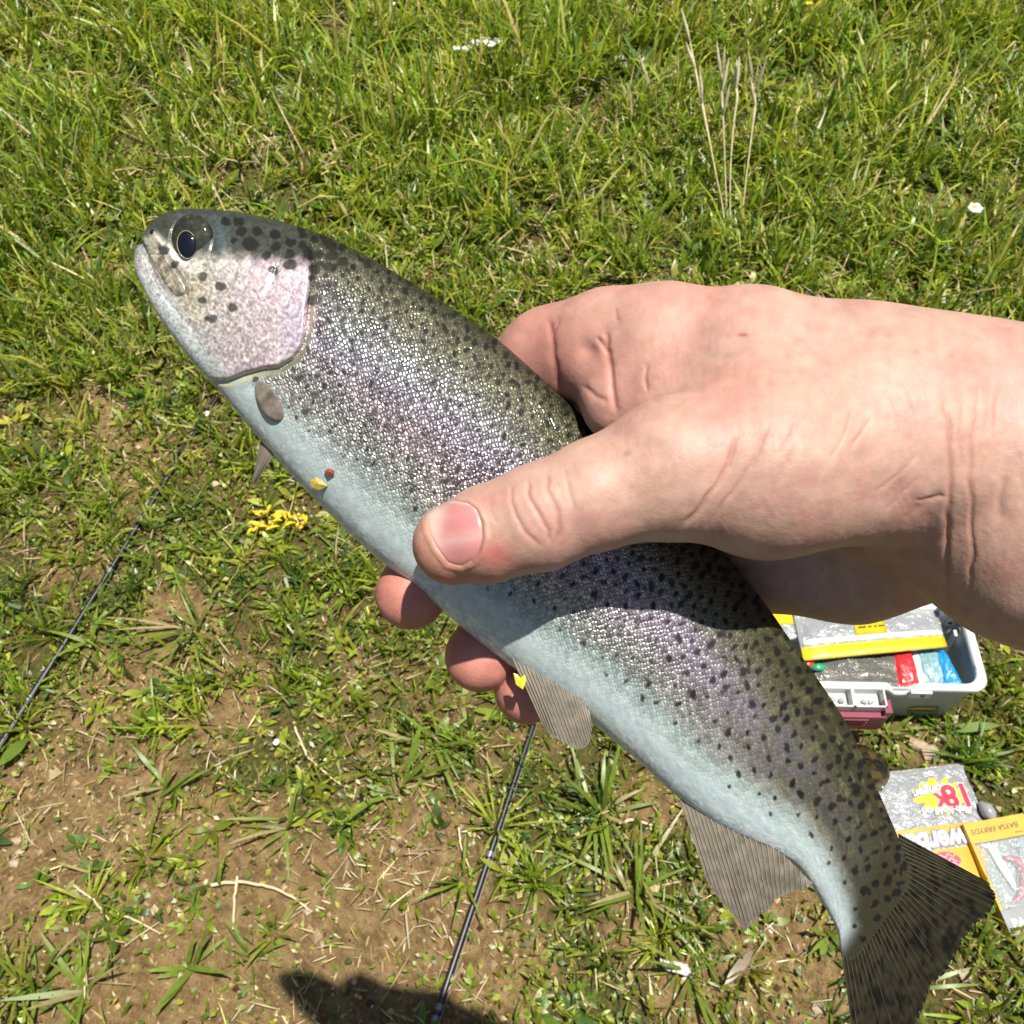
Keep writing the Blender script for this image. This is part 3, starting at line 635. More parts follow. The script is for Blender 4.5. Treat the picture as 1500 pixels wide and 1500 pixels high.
# ================================================================== HAND (one continuous skin)
def K_(u, v, z, r): return (pxz(u, v, z), r)          # joint: photo pixel, depth, radius in metres
CH = {
 'thumb': ([K_(664, 797, .2175, .0093), K_(720, 780, .2150, .0103), K_(792, 757, .2125, .0113), K_(880, 722, .2120, .0118), K_(990, 686, .2125, .0142)], .004),
 'thenar': ([K_(990, 686, .2125, .0142), K_(1120, 678, .2180, .0198), K_(1300, 660, .2260, .0222)], .010),
 'index_mc': ([K_(975, 516, .2400, .0158), K_(1100, 548, .2350, .0190), K_(1260, 594, .2330, .0225), K_(1420, 640, .2340, .0250)], .010),
 'wrist_lo': ([K_(1400, 745, .2430, .0185), K_(1440, 752, .2370, .0200), K_(1520, 790, .2270, .0232), K_(1800, 880, .2150, .0310), K_(2450, 1060, .1950, .035)], .012),
 'wrist_hi': ([K_(1390, 632, .2345, .0245), K_(1520, 680, .2280, .0265), K_(1800, 760, .2160, .0310), K_(2450, 930, .1950, .035)], .012),
 'heel': ([K_(1130, 806, .2720, .0180), K_(1250, 812, .2690, .0178), K_(1360, 785, .2630, .0180)], .008),
 'palm_a': ([K_(1060, 620, .2520, .0160), K_(1380, 690, .2440, .0230)], .010),
 'palm_b': ([K_(1090, 715, .2600, .0160), K_(1380, 705, .2560, .0180)], .010),
 'web': ([K_(905, 598, .2360, .0085), K_(985, 590, .2310, .0090), K_(1070, 600, .2270, .0130)], .006),
 'index': ([K_(975, 512, .2400, .0160), K_(895, 514, .2490, .0143), K_(810, 530, .2620, .0132), K_(735, 580, .2730, .0112), K_(672, 745, .2720, .0098), K_(602, 870, .2520, .0094)], .009),
 'middle': ([K_(1030, 600, .2560, .0150), K_(900, 650, .2770, .0118), K_(800, 820, .2760, .0104), K_(704, 961, .2540, .0095)], .004),
 'ring': ([K_(1060, 690, .2600, .0145), K_(960, 730, .2790, .0112), K_(870, 890, .2770, .0098), K_(772, 1012, .2570, .0088)], .004),
 'little': ([K_(1110, 760, .2620, .0130), K_(1040, 800, .2780, .0100), K_(960, 930, .2790, .0088), K_(890, 1000, .2700, .0078)], .004),
}
def cone(p, a, b, ra, rb):
    ba = b - a; pa = p - a
    h = np.clip((pa @ ba) / (ba @ ba), 0, 1)
    q = pa - h[..., None] * ba
    h = h * h * (3 - 2 * h)
    return np.sqrt(np.einsum('...i,...i', q, q)) - (ra + h * (rb - ra))
def smin(a, b, k):
    h = np.clip(k - np.abs(a - b), 0, None) / k
    return np.minimum(a, b) - h * h * k * .25
def chain(p, name):
    J, k = CH[name]; d = None
    for (a, ra), (b, rb) in zip(J[:-1], J[1:]):
        e = cone(p, a, b, ra, rb); d = e if d is None else smin(d, e, k)
    return d
def hand_sdf(p):
    palm = chain(p, 'index_mc')
    for nme, k in (('wrist_hi', .014), ('wrist_lo', .016), ('palm_a', .012), ('palm_b', .012), ('heel', .007)): palm = smin(palm, chain(p, nme), k)
    fing = chain(p, 'index')
    palm = smin(palm, fing, .005)
    f2 = chain(p, 'middle'); f3 = chain(p, 'ring'); f4 = chain(p, 'little')
    fg = smin(smin(f2, f3, .0008), f4, .0008); palm = smin(palm, fg, .0012)
    th = smin(chain(p, 'thumb'), chain(p, 'thenar'), .008)
    palm = smin(palm, chain(p, 'web'), .010)
    # the thumb blends into the hand only at its root
    k = .0015 + .0125 * sstep(.022, .055, p[..., 0]) * (.12 + .88 * sstep(-.008, .008, p[..., 1]))
    h = np.clip(k - np.abs(palm - th), 0, None) / k
    return np.minimum(palm, th) - h * h * k * .25
def hand_grad(p, e=2e-4):
    s = np.array([[1, -1, -1], [-1, -1, 1], [-1, 1, -1], [1, 1, 1]], float)
    g = sum(q * hand_sdf(p + e * q)[:, None] for q in s)
    return g / (np.linalg.norm(g, axis=1)[:, None] + 1e-12)
def snap(p, it=3):
    for _ in range(it): p = p - hand_grad(p) * hand_sdf(p)[:, None]
    return p
HS = .00135
lo, hi = np.array([-.042, -.105, .150]), np.array([.285, .066, .318])
dims = np.ceil((hi - lo) / HS).astype(int) + 1
gxs = [lo[i] + HS * np.arange(dims[i]) for i in range(3)]
q = np.stack(np.meshgrid(*[g_[::4] for g_ in gxs], indexing='ij'), -1)
Fg = hand_sdf(q)                                   # coarse first, then fine near the skin only
for ax_ in range(3): Fg = np.repeat(Fg, 4, ax_)
Fg = Fg[:dims[0], :dims[1], :dims[2]].copy()
idx = np.argwhere(np.abs(Fg) < HS * 8)
Fg[idx[:, 0], idx[:, 1], idx[:, 2]] = hand_sdf(lo + idx * HS)
inn = Fg < 0
cs = np.zeros(tuple(d - 1 for d in dims), np.int8)
for dx in (0, 1):
    for dy in (0, 1):
        for dz in (0, 1): cs += inn[dx:dims[0] - 1 + dx, dy:dims[1] - 1 + dy, dz:dims[2] - 1 + dz]
act = (cs > 0) & (cs < 8); vid = np.full(act.shape, -1, np.int64); vid[act] = np.arange(act.sum())
ijk = np.argwhere(act); HV = lo + (ijk + .5) * HS
quads = []
for axn in range(3):
    a_, b_ = [i for i in range(3) if i != axn]
    sl0 = [slice(None)] * 3; sl1 = [slice(None)] * 3; sl0[axn] = slice(0, -1); sl1[axn] = slice(1, None)
    ch = inn[tuple(sl0)] != inn[tuple(sl1)]
    e = np.argwhere(ch); flip = inn[tuple(sl0)][ch]
    ok = (e[:, a_] > 0) & (e[:, b_] > 0) & (e[:, a_] < dims[a_] - 1) & (e[:, b_] < dims[b_] - 1); e, flip = e[ok], flip[ok]
    qd = []
    for da, db in ((-1, -1), (0, -1), (0, 0), (-1, 0)):
        k = e.copy(); k[:, a_] += da; k[:, b_] += db; qd.append(vid[k[:, 0], k[:, 1], k[:, 2]])
    qd = np.stack(qd, -1)
    fl = flip if axn != 1 else ~flip
    qd[~fl] = qd[~fl][:, ::-1]; quads.append(qd)
HQ = np.vstack(quads); HQ = HQ[(HQ >= 0).all(1)]
def relax(V, Q, it):
    for _ in range(it):
        s = np.zeros_like(V); n = np.zeros(len(V))
        for i in range(4):
            for j in (1, 3):
                np.add.at(s, Q[:, i], V[Q[:, (i + j) % 4]]); np.add.at(n, Q[:, i], 1)
        n[n == 0] = 1; V = V * .4 + .6 * s / n[:, None]
    return V
HV = snap(HV); HV = snap(relax(HV, HQ, 2), 2); HV = snap(relax(HV, HQ, 1), 2)
def subdiv(V, Q, sel):
    Qs, Qk = Q[sel], Q[~sel]
    E = np.sort(np.concatenate([Qs[:, [i, (i + 1) % 4]] for i in range(4)]), 1)
    Eu, inv = np.unique(E, axis=0, return_inverse=True); inv = inv.reshape(4, -1)
    mid = snap(V[Eu].mean(1), 2); cen = snap(V[Qs].mean(1), 2)
    n0, n1 = len(V), len(V) + len(Eu); m = [n0 + inv[i] for i in range(4)]; cc_ = n1 + np.arange(len(Qs))
    new = [np.stack([Qs[:, i], m[i], cc_, m[(i - 1) % 4]], -1) for i in range(4)]
    return np.vstack([V, mid, cen]), np.vstack([Qk] + new)
def hproj(V): return 750 + F_PX * V[:, 0] / V[:, 2], 750 - F_PX * V[:, 1] / V[:, 2]
for lev in range(2):
    C4 = HV[HQ].mean(1); uu, vv = hproj(C4); N4 = hand_grad(C4)
    facing = -(N4 * C4).sum(1) / np.linalg.norm(C4, axis=1)
    sel = (uu < 1580) & (uu > 480) & (facing > -.45) & (vv < 1120)
    HV, HQ = subdiv(HV, HQ, sel)
HN = hand_grad(HV); hu, hv = hproj(HV); hf = -(HN * HV).sum(1) / np.linalg.norm(HV, axis=1)
fr = sstep(-.05, .25, hf)
# ---- relief: folds, creases, wrinkles
ZA = lambda *p: P_(p, 3., 540, 400)
ZB = lambda *p: P_(p, 3., 1000, 400)
ZC = lambda *p: P_(p, 5.77, 700, 400)
CRE = [  # polyline, half width px, depth mm, reddening
 (ZA((630, 930), (625, 990), (645, 1070), (700, 1150), (760, 1200)), 3.2, .22, .3), (ZA((705, 900), (700, 960), (735, 1040), (790, 1130), (795, 1190)), 3., .32, .4),
 (ZA((780, 870), (785, 950), (830, 1050), (845, 1130), (830, 1190)), 3., .32, .4), (ZA((860, 850), (880, 940), (905, 1040)), 4, .15, .1), (ZA((540, 960), (530, 1040), (560, 1100)), 4, .1, .1),
 (ZB((0, 1120), (60, 1060), (140, 940), (200, 840), (240, 690)), 3.5, .40, .4), (ZB((110, 1110), (230, 960), (300, 850), (380, 650)), 3.5, .25, .2), (ZB((330, 1060), (400, 930), (500, 760)), 6, .15, .1),
 (ZB((420, 800), (470, 720), (510, 600)), 3, .15, .12), (ZB((740, 770), (790, 690), (820, 640)), 2.5, .2, .2), (ZB((640, 820), (700, 740), (760, 590)), 2.5, .14, .1),
 (ZB((850, 960), (960, 880), (1020, 800)), 3, .14, .1), (ZB((900, 1040), (980, 960), (1040, 900)), 3, .14, .1), (ZB((960, 690), (940, 620), (900, 520)), 2.5, .12, .1), (ZB((1040, 690), (1020, 600), (980, 500)), 2.5, .12, .1),
 (ZB((1150, 520), (1170, 700), (1175, 900), (1165, 1050), (1165, 1150), (1160, 1300), (1175, 1480)), 4, .30, .45), (ZB((1300, 450), (1285, 650), (1265, 800), (1255, 920), (1270, 1000), (1265, 1130), (1275, 1250), (1250, 1480)), 3.5, .24, .35),
 (ZB((1420, 880), (1390, 1000), (1400, 1100)), 7, .3, .1), (ZB((1230, 560), (1215, 700), (1220, 840)), 3, .15, .15), (ZB((1400, 420), (1380, 600), (1370, 760)), 3, .1, .1),
 (ZB((1160, 960), (1080, 1000), (1000, 1060), (930, 1150), (850, 1190)), 7, .25, .1), (ZB((1150, 980), (1020, 1000)), 3, .2, .1),
 (ZC((600, 380), (620, 520), (635, 700), (660, 900), (690, 1000)), 4.5, .45, .5), (ZC((1090, 480), (1105, 640), (1110, 800), (1140, 1000), (1190, 1190)), 4.5, .5, .6), (ZC((1000, 550), (1060, 600), (1100, 680)), 3, .35, .3),
 (ZC((1420, 990), (1405, 900), (1430, 780)), 3, .3, .2), (ZC((870, 960), (980, 1040), (1100, 1080)), 4, .3, .2), (ZC((1160, 280), (1170, 420)), 3.5, .2, .2), (ZC((620, 520), (690, 400)), 2.5, .15, .15),
]
hd_ = np.zeros(len(HV)); red = np.zeros(len(HV)); vis = np.where((hf > -.3) & (hu < 1600))[0]
pu, pv = hu[vis], hv[vis]
for pl, w, d_, rd in CRE:
    q, sd, par = polydist(pu + 7 * (fbm(pu / 26, pv / 26, 3, 2) - .5), pv + 7 * (fbm(pu / 26, pv / 26, 5, 2) - .5), pl)
    fade = sstep(0, .15, par) * sstep(1, .85, par) * .85 + .15
    e = np.exp(-(q / w) ** 2) * fade
    hd_[vis] -= d_ * 1e-3 * e; hd_[vis] += .22 * d_ * 1e-3 * np.exp(-((q - 2.6 * w) / (1.9 * w)) ** 2) * fade
    red[vis] = np.maximum(red[vis], rd * np.exp(-(q / (w * 1.1)) ** 2) * fade)
hd_[vis] -= .0009 * np.exp(-((pu - 859) ** 2 + (pv - 511) ** 2) / 14 ** 2)
# tendon and soft hollows on the back of the hand
hd_[vis] += .0010 * (fbm(pu / 120, pv / 90, 2, 2) - .5) + .00018 * (fbm(pu / 34, pv / 28, 5, 2) - .5)
# fine skin lines: across the thumb and down the wrist
ln = vnoise(pu / 5.5 + .8 * vnoise(pv / 40, pu / 60, 2) * 6, pv / 46, 4)
hd_[vis] += .00005 * (ln - .5) * sstep(740, 1000, pu) + .00006 * (fbm(pu / 5, pv / 5, 1, 2) - .5)
# bed of the thumb nail
NAIL = [(624, 757), (630, 744), (641, 736), (660, 733), (684, 736), (698, 745), (707, 765), (709, 788), (704, 807), (692, 823), (676, 831), (656, 826), (638, 802), (626, 776)]
nq, ns, _ = polydist(pu, pv, NAIL + NAIL[:1]); onth = (HV[vis, 0] < 0) & (HV[vis, 2] < .235)
nin = np.zeros(len(pu), bool)
for i in range(len(NAIL)):
    a_, b_ = NAIL[i], NAIL[(i + 1) % len(NAIL)]
    nin ^= ((a_[1] > pv) != (b_[1] > pv)) & (pu < (b_[0] - a_[0]) * (pv - a_[1]) / (b_[1] - a_[1] + 1e-9) + a_[0])
nsd = np.where(nin, -nq, nq)
hd_[vis] += onth * (-.0005 * sstep(1.0, -2.5, nsd) + .00020 * np.exp(-((nsd - 4.5) / 3.5) ** 2))
red[vis] = np.maximum(red[vis], onth * .35 * np.exp(-((nsd - 1) / 2.5) ** 2))
HV2 = HV + HN * (hd_ * fr)[:, None]
# ---- colour
SK = np.array([.55, .345, .275])
hc = np.empty((len(HV), 3)); hc[:] = SK
n1 = fbm(hu / 70, hv / 60, 1, 3); n2 = fbm(hu / 13, hv / 13, 4, 3)
hc = mixc(hc, (.56, .35, .265), sstep(.4, .65, n1) * .6); hc = mixc(hc, (.54, .27, .22), sstep(.52, .3, n1) * .45)
def blob(x, y, rx, ry, cl, k, cond=1.):
    global hc
    hc = mixc(hc, cl, k * cond * np.exp(-((hu - x) / rx) ** 2 - ((hv - y) / ry) ** 2))
front = (HV[:, 2] < .238).astype(float)
PINKS = (.60, .235, .185)
blob(640, 850, 110, 40, (.56, .22, .15), .7, front); blob(605, 800, 40, 60, (.58, .25, .18), .6, front); blob(725, 812, 26, 20, (.55, .14, .13), .75, front); blob(720, 730, 40, 20, PINKS, .35, front)
blob(1080, 570, 80, 45, PINKS, .35, front); blob(1440, 580, 50, 90, PINKS, .25); blob(830, 530, 110, 80, PINKS, .55); blob(1000, 430, 70, 30, PINKS, .4)
blob(1100, 460, 30, 12, (.5, .16, .14), .35); blob(1088, 491, 9, 3, (.40, .07, .06), .8); blob(918, 664, 4, 4, (.30, .14, .08), .6, front)
for x, y in [(1278, 487), (1303, 490), (1168, 500), (1153, 523), (1342, 515), (1128, 562), (1395, 522), (1317, 564), (1210, 550), (1040, 437), (1480, 505)]: blob(x, y, 6, 5, (.46, .19, .13), .45)
tips = ((HV[:, 2] > .238) & (hu < 850) & (hv > 800)).astype(float)
hc = mixc(hc, (.58, .21, .165), tips * .8)
back = ((HV[:, 2] > .238) & (hu < 900) & (hv <= 800)).astype(float); hc = mixc(hc, PINKS, back * .25)
hc = mixc(hc, (.40, .12, .085), np.clip(red * fr, 0, 1) * .75)
hc *= (.82 + .2 * n2)[:, None]
t = NT('skin'); ca = t.attr('Col').outputs['Color']; co = t.obj()
v1 = t.n('ShaderNodeTexVoronoi', {'feature': 'DISTANCE_TO_EDGE'}, Vector=co, Scale=1500., Randomness=1.)
pore = t.noise(1500, 3, .6, co); mot = t.noise(160, 4, .6, co)
c2 = t.mix(.5, ca, t.mix(1., ca, t.ramp(mot, [(.35, (.80, .72, .70)), (.65, (1.12, 1.1, 1.08))]), 'MULTIPLY'))
hb = t.math('ADD', t.math('MULTIPLY', t.ramp(v1.outputs['Distance'], [(0, (0, 0, 0)), (.12, (1, 1, 1))]), .35), t.math('ADD', t.math('MULTIPLY', pore, .9), t.math('MULTIPLY', t.noise(420, 4, .65, co), 1.6)))
# finger-print ridges on the pads behind the fish
pr = t.attr('pads').outputs['Fac']; wv = t.n('ShaderNodeTexWave', {'wave_type': 'RINGS', 'rings_direction': 'SPHERICAL'}, Vector=t.attr('suv').outputs['Vector'], Scale=.20, Distortion=1.2, Detail=1.)
hb = t.math('ADD', hb, t.math('MULTIPLY', t.math('MULTIPLY', wv.outputs['Fac'], pr), .3))
t.P(Base_Color=c2, Roughness=.50, Specular_IOR_Level=.42, Normal=t.bump(hb, .42, .00012), Subsurface_Weight=.3, Subsurface_Radius=(1., .35, .2), Subsurface_Scale=.0022)
M_skin = t.m
suv = np.zeros((len(HV), 3))
for x, y in ((585, 878), (688, 965), (758, 1020)):
    d = np.hypot(hu - x, hv - y); m = (d < 75) & (tips > 0)
    if x == 585: best = np.full(len(HV), 1e9)
    m &= d < best; best = np.where(m, d, best); suv[m, 0] = (hu[m] - x - 20) * .32; suv[m, 1] = (hv[m] - y + 6) * .26
hand = mesh_np('hand', cam2world(HV2), HQ, M_skin, cols=np.clip(hc, .01, .9), uv=suv, floats={'pads': tips})
tag(hand, 'bare right hand and forearm gripping the trout with the thumb across its flank', 'hand')
# ---- thumb nail
def front_z(u_, v_):
    u_, v_ = np.asarray(u_, float), np.asarray(v_, float); z = np.full(u_.shape, .185)
    for _ in range(60): z = z + np.clip(hand_sdf(pxz(u_, v_, z)), -.002, .004) * .9
    return z
NP = np.array([p for p in spline(NAIL + NAIL[:1], 57)[:-1]]); nc = np.array([667, 783.])
rr_ = np.linspace(0, 1, 16) ** .8
px = nc + (NP - nc)[None] * rr_[:, None, None]
zz = front_z(px[..., 0], px[..., 1])
zn = zz + (.00010 + .00045 * sstep(.86, 1., rr_)[:, None]) - .00012 * np.sqrt(np.clip(1 - rr_ ** 2, 0, 1))[:, None]
nb_ = fbm(px[..., 0] / 30, px[..., 1] / 7, 2, 2)
ncol = np.empty(px.shape[:2] + (3,)); ncol[:] = (.60, .245, .225)
ncol = mixc(ncol, (.70, .50, .40), sstep(658, 630, px[..., 0] + .25 * (px[..., 1] - 780)) * .8)
ncol = mixc(ncol, (.66, .42, .38), np.exp(-((px[..., 1] - 792 + .22 * (px[..., 0] - 667)) / 9) ** 2) * .6)  # whitish band: a highlight across the nail, put into its colour
ncol = mixc(ncol, (.72, .52, .42), sstep(.90, .97, rr_)[:, None] * np.ones(px.shape[1]) * .7)
ncol *= (.92 + .16 * nb_)[..., None]
t = NT('finger_nail'); t.P(Base_Color=t.attr('Col').outputs['Color'], Roughness=.30, Coat_Weight=.35, Coat_Roughness=.18, Subsurface_Weight=.1, Subsurface_Radius=(1, .4, .3), Subsurface_Scale=.001, Normal=t.bump(t.noise(500, 2, vec=t.obj()), .25, .0002))
mesh_np('thumb_nail', unproj(px[..., 0], px[..., 1], zn), grid_faces(16, 56, True), t.m, hand, cols=ncol.reshape(-1, 3))
# ================================================================== THINGS ON THE GROUND
def frame(O, ex):
    ex = np.array([ex[0], ex[1], 0.]); ex /= np.linalg.norm(ex); ey = np.array([-ex[1], ex[0], 0.])
    def xf(V): V = np.asarray(V, float); return np.array([O[0], O[1], 0.]) + V[..., :1] * ex + V[..., 1:2] * ey + V[..., 2:3] * np.array([0, 0, 1.])
    def inv(p): d = np.asarray(p, float) - np.array([O[0], O[1], 0]); return float(d @ ex), float(d @ ey)
    return xf, inv
def rounded(x0, x1, y0, y1, r, n=6):
    P = []
    for cx, cy, a0 in ((x1 - r, y0 + r, -90), (x1 - r, y1 - r, 0), (x0 + r, y1 - r, 90), (x0 + r, y0 + r, 180)):
        for k in range(n + 1):
            a = R(a0 + 90 * k / n); P.append((cx + r * math.cos(a), cy + r * math.sin(a)))
    return np.array(P)
def text_mesh(name, s, size, mat, parent, xf, at, hfun, shear=0., offset=0., lift=.0006, rot=0., sx=1., align='LEFT'):
    cu = bpy.data.curves.new(name, 'FONT'); cu.body = s; cu.size = size; cu.offset = offset; cu.shear = shear; cu.resolution_u = 3; cu.align_x = align
    ob = bpy.data.objects.new(name, cu); COL.objects.link(ob)
    bpy.context.view_layer.update()
    me = bpy.data.meshes.new_from_object(ob.evaluated_get(bpy.context.evaluated_depsgraph_get()))
    n = len(me.vertices); V = np.empty(n * 3, np.float32); me.vertices.foreach_get('co', V); V = V.reshape(-1, 3).astype(float)
    fs = [np.array([p.vertices[:] for p in me.polygons if len(p.vertices) == k]) for k in (3, 4)]
    bpy.data.objects.remove(ob); bpy.data.meshes.remove(me)
    V[:, 0] *= sx; c_, s_ = math.cos(rot), math.sin(rot)
    X_, Y_ = at[0] + V[:, 0] * c_ - V[:, 1] * s_, at[1] + V[:, 0] * s_ + V[:, 1] * c_
    W = xf(np.stack([X_, Y_, hfun(X_, Y_) + lift], -1))
    return mesh_np(name, W, [f for f in fs if len(f)], mat, parent, False)
def clear_film(name, tint=(.9, .93, .93), alpha=.25, rough=.08):
    t = NT(name); co = t.obj(); n = t.noise(55, 3, .6, co)
    t.P(Base_Color=(*tint, 1), Roughness=rough, Specular_IOR_Level=.9, Normal=t.bump(n, 1., .006), Coat_Weight=1., Coat_Roughness=.04)
    tr = t.n('ShaderNodeBsdfTransparent', None, Color=tint)
    mx = t.n('ShaderNodeMixShader', None, i0=alpha, i1=tr.outputs[0], i2=t.p.outputs[0]); t.t.links.new(mx.outputs[0], t.out.inputs[0]); return t.m
# ------------------------------------------------------------------ fishing rods
M_blank = plain('rod_blank', (.010, .011, .013), .38, coat=.25, var=.5, vs_=120, spec=.6)
M_wrap = plain('thread_wrap', (.22, .22, .23), .35, .3); M_guide = plain('guide_wire', (.10, .10, .11), .3, .9); M_line = plain('fishing_line', (.30, .32, .30), .3)
def rod(label, pix, r0, r1, wraps, guides, hts):
    P = np.array([G(*p, h) for p, h in zip(pix, hts)]); P[:, 2] += gh(P[:, 0], P[:, 1])
    root = thing('fishing_rod', label, 'fishing rod', P[0] * [1, 1, 0], 'fishing rods lying on the grass')
    S_ = spline(P, 60); rr = np.linspace(r0, r1, 60)
    MB().tube(S_, rr, 12).build('blank', M_blank, root, True)
    d = S_[-1] - S_[0]; d /= np.linalg.norm(d); sd = np.cross(d, [0, 0, 1.]); sd /= np.linalg.norm(sd)
    for f in wraps:
        i = f * 59; a = int(i); q = S_[a] + (S_[min(59, a + 1)] - S_[a]) * (i - a)
        MB().tube([q - d * .004, q + d * .004], np.interp(i, [0, 59], [r0, r1]) + .0004, 12).build('thread_wrap', M_wrap, root, True)
    ringp = []
    for f in guides:
        i = int(f * 59); q = S_[i]; rg_ = .0045; c_ = q + np.array([0, 0, 1.]) * (rr[i] + rg_ + .002) * .6 + sd * .006
        a = np.linspace(0, 2 * math.pi, 17); e2 = np.array([0, 0, 1.]) * .8 + sd * .6
        e2 -= d * (e2 @ d); e2 /= np.linalg.norm(e2); e1 = np.cross(d, e2)
        g_ = MB().tube([c_ + rg_ * (math.cos(t_) * e1 + math.sin(t_) * e2) for t_ in a], .0008, 6, False)
        g_.tube([q + d * .012, q + e2 * rr[i] + d * .004, c_ - e2 * rg_], .0007, 5).tube([q - d * .012, q + e2 * rr[i] - d * .004, c_ - e2 * rg_], .0007, 5)
        g_.build('line_guide', M_guide, root, True); ringp.append(c_)
    L_ = [S_[0] + sd * .006 + [0, 0, .004]] + ringp + [S_[-1]]
    MB().tube(spline(L_, 40), .00035, 5).build('line', M_line, root, True)
rod('thin black fishing rod lying in the grass beneath the head of the trout', [(-110, 1270), (0, 1090), (160, 835), (315, 580), (440, 385)], .0058, .0030, [.32, .5], [.30, .62, .9], [.014, .012, .012, .014, .012])
rod('thin black fishing rod on bare soil leading under the pelvic fin', [(600, 1610), (635, 1500), (705, 1290), (780, 1065), (935, 600)], 0.0052, .0032, [.26, .285, .55], [.55, .85], [.008, .008, .009, .012, .012])
# ------------------------------------------------------------------ tackle box
BX0, BX1, BD, BH = -.335, 0., .137, .12      # local: x along the front, y to the back
bxf, binv = frame(G(1447, 1009, .12), (.9985, -.020))
box = thing('tackle_box', 'open pale grey plastic tackle box with maroon latch, filled with bait bags', 'tackle box', bxf([-.16, .07, 0]))
M_boxp = plain('pale_grey_plastic', (.40, .43, .41), .42, var=.05); M_rim = plain('off_white_plastic', (.60, .62, .58), .4, var=.04); M_maroon = plain('maroon_plastic', (.22, .022, .05), .38, var=.08)
M_slot = plain('dark_slot', (.03, .032, .035), .6); M_stick = plain('yellow_sticker', (.72, .46, .03), .4, var=.06); M_yel = plain('yellow_print', (.60, .44, .010), .28, coat=.5, var=.05)
outer = lambda s, h, r=.022: np.column_stack([rounded(BX0 - s, BX1 + s, -s, BD + s, r), np.full(28, h)])
# shell: outside up to the lip, then down the inside to the floor
rings = [outer(-.006, .002), outer(-.005, .004), outer(-.003, BH - .016), outer(-.003, BH - .012), outer(-.0065, BH - .012), outer(-.0105, .006)]
Vb = np.array(rings); b = MB(); b.add(Vb, grid_faces(len(rings), 28, True)); b.add(np.vstack([Vb[-1], Vb[-1].mean(0)[None]]), [[i, (i + 1) % 28, 28] for i in range(28)])
b.add(np.vstack([Vb[0], Vb[0].mean(0)[None]]), [[(i + 1) % 28, i, 28] for i in range(28)])
b.build('shell', M_boxp, box, True, bxf)
# lip with a dip in the front where the latch sits
lip = []
for s, dz in ((.002, -.012), (.0035, -.006), (.0035, -.001), (.001, .0005), (-.002, -.001), (-.0025, -.004), (-.005, -.004), (-.0055, -.0005), (-.0075, -.001), (-.0078, -.012)):
    P = outer(s, 0.); xx = P[:, 0]
    # finer along the front
    fr_ = np.linspace(BX0 + .03, BX1 - .03, 40); P2 = np.vstack([P[22:28], np.column_stack([fr_, np.full(40, -s), np.zeros(40)]), P[0:21]])
    dip = -.016 * sstep(-.140, -.131, P2[:, 0]) * sstep(-.098, -.112, P2[:, 0]) * (P2[:, 1] < .01)
    P2[:, 2] = BH + dz + dip; lip.append(P2)
lip = np.array(lip); MB().add(lip, grid_faces(lip.shape[0], lip.shape[1], True)).build('rim', M_rim, box, True, bxf)
b = MB().prism([(-.140, -.004), (-.088, -.004), (-.098, -.0085), (-.130, -.0085)], BH - .032, BH - .006); 
MB().box((-.094, -.0045, BH - .012), (.030, .006, .016)).build('hasp_tab', M_rim, box, False, bxf)
MB().box((-.0905, -.0078, BH - .012), (.006, .0015, .005), Matrix.Rotation(.4, 3, 'Y')).build('slot', M_slot, box, False, bxf)
c_ = MB()
for x0, x1 in ((-.244, -.196), (-.194, -.150)):
    for q, d in (((x0, .022), (.002, .030)), ((x1, .022), (.002, .030)), (((x0 + x1) / 2, .008), (x1 - x0 + .002, .002)), (((x0 + x1) / 2, .036), (x1 - x0 + .002, .002))): c_.box((q[0], q[1] - .038, BH - .010), (d[0], d[1], .020))
    c_.box(((x0 + x1) / 2, -.016, BH - .019), (x1 - x0, .028, .002))
c_.build('compartment', M_rim, box, False, bxf)
M_clear = plain('clear_grey_plastic', (.42, .46, .44), .25)
for x in (-.222, -.208, -.175, -.165): MB().ico((x, -.016, BH - .013), .006, (1, .8, .6), .3).build('small_tackle', M_clear, box, False, bxf)
lt = MB().box((-.197, -.036, BH - .040), (.100, .008, .046)).build('latch', M_maroon, box, False, bxf)
MB().box((-.147, -.028, BH - .034), (.010, .020, .060)).build('latch_hook', M_maroon, lt, False, bxf)
for k in range(3): MB().box((-.195, -.0404, BH - .026 - .010 * k), (.05, .0012, .0015)).build('grip_line', plain('latch_line', (.32, .05, .08), .4), lt, False, bxf)
bkt = MB().box((-.030, BD - .012, BH + .004), (.016, .012, .058)).build('hinge_post', M_rim, box, False, bxf)
MB().box((-.014, BD - .018, BH - .014), (.024, .006, .030)).build('hinge_plate', M_rim, bkt, False, bxf)
for x, z in ((-.017, BH - .006), (-.010, BH - .016), (-.019, BH - .020)): MB().box((x, BD - .0215, z), (.006, .002, .004), Matrix.Rotation(.5, 3, 'Y')).build('screw_slot', M_slot, bkt, False, bxf)
MB().box((-.013, .095, BH * .5), (.004, .010, BH * .8), Matrix.Rotation(-.12, 3, 'Y')).build('inner_rib', M_rim, box, False, bxf)
st_ = MB().prism([(0, 0), (.040, 0), (.040, .012), (.010, .012), (-.004, .003)], 0, .0006)
sxf = lambda V: bxf(np.stack([V[:, 0] - .083, -.0004 - V[:, 2] + .0055 * (1 - (V[:, 1] + .030) / .10) , V[:, 1] + .030], -1))
sk = st_.build('sticker', M_stick, box, False, sxf)
MB().box((.018, .0006, .0012), (.038, .0016, .0012)).build('print_line', M_slot, sk, False, sxf)
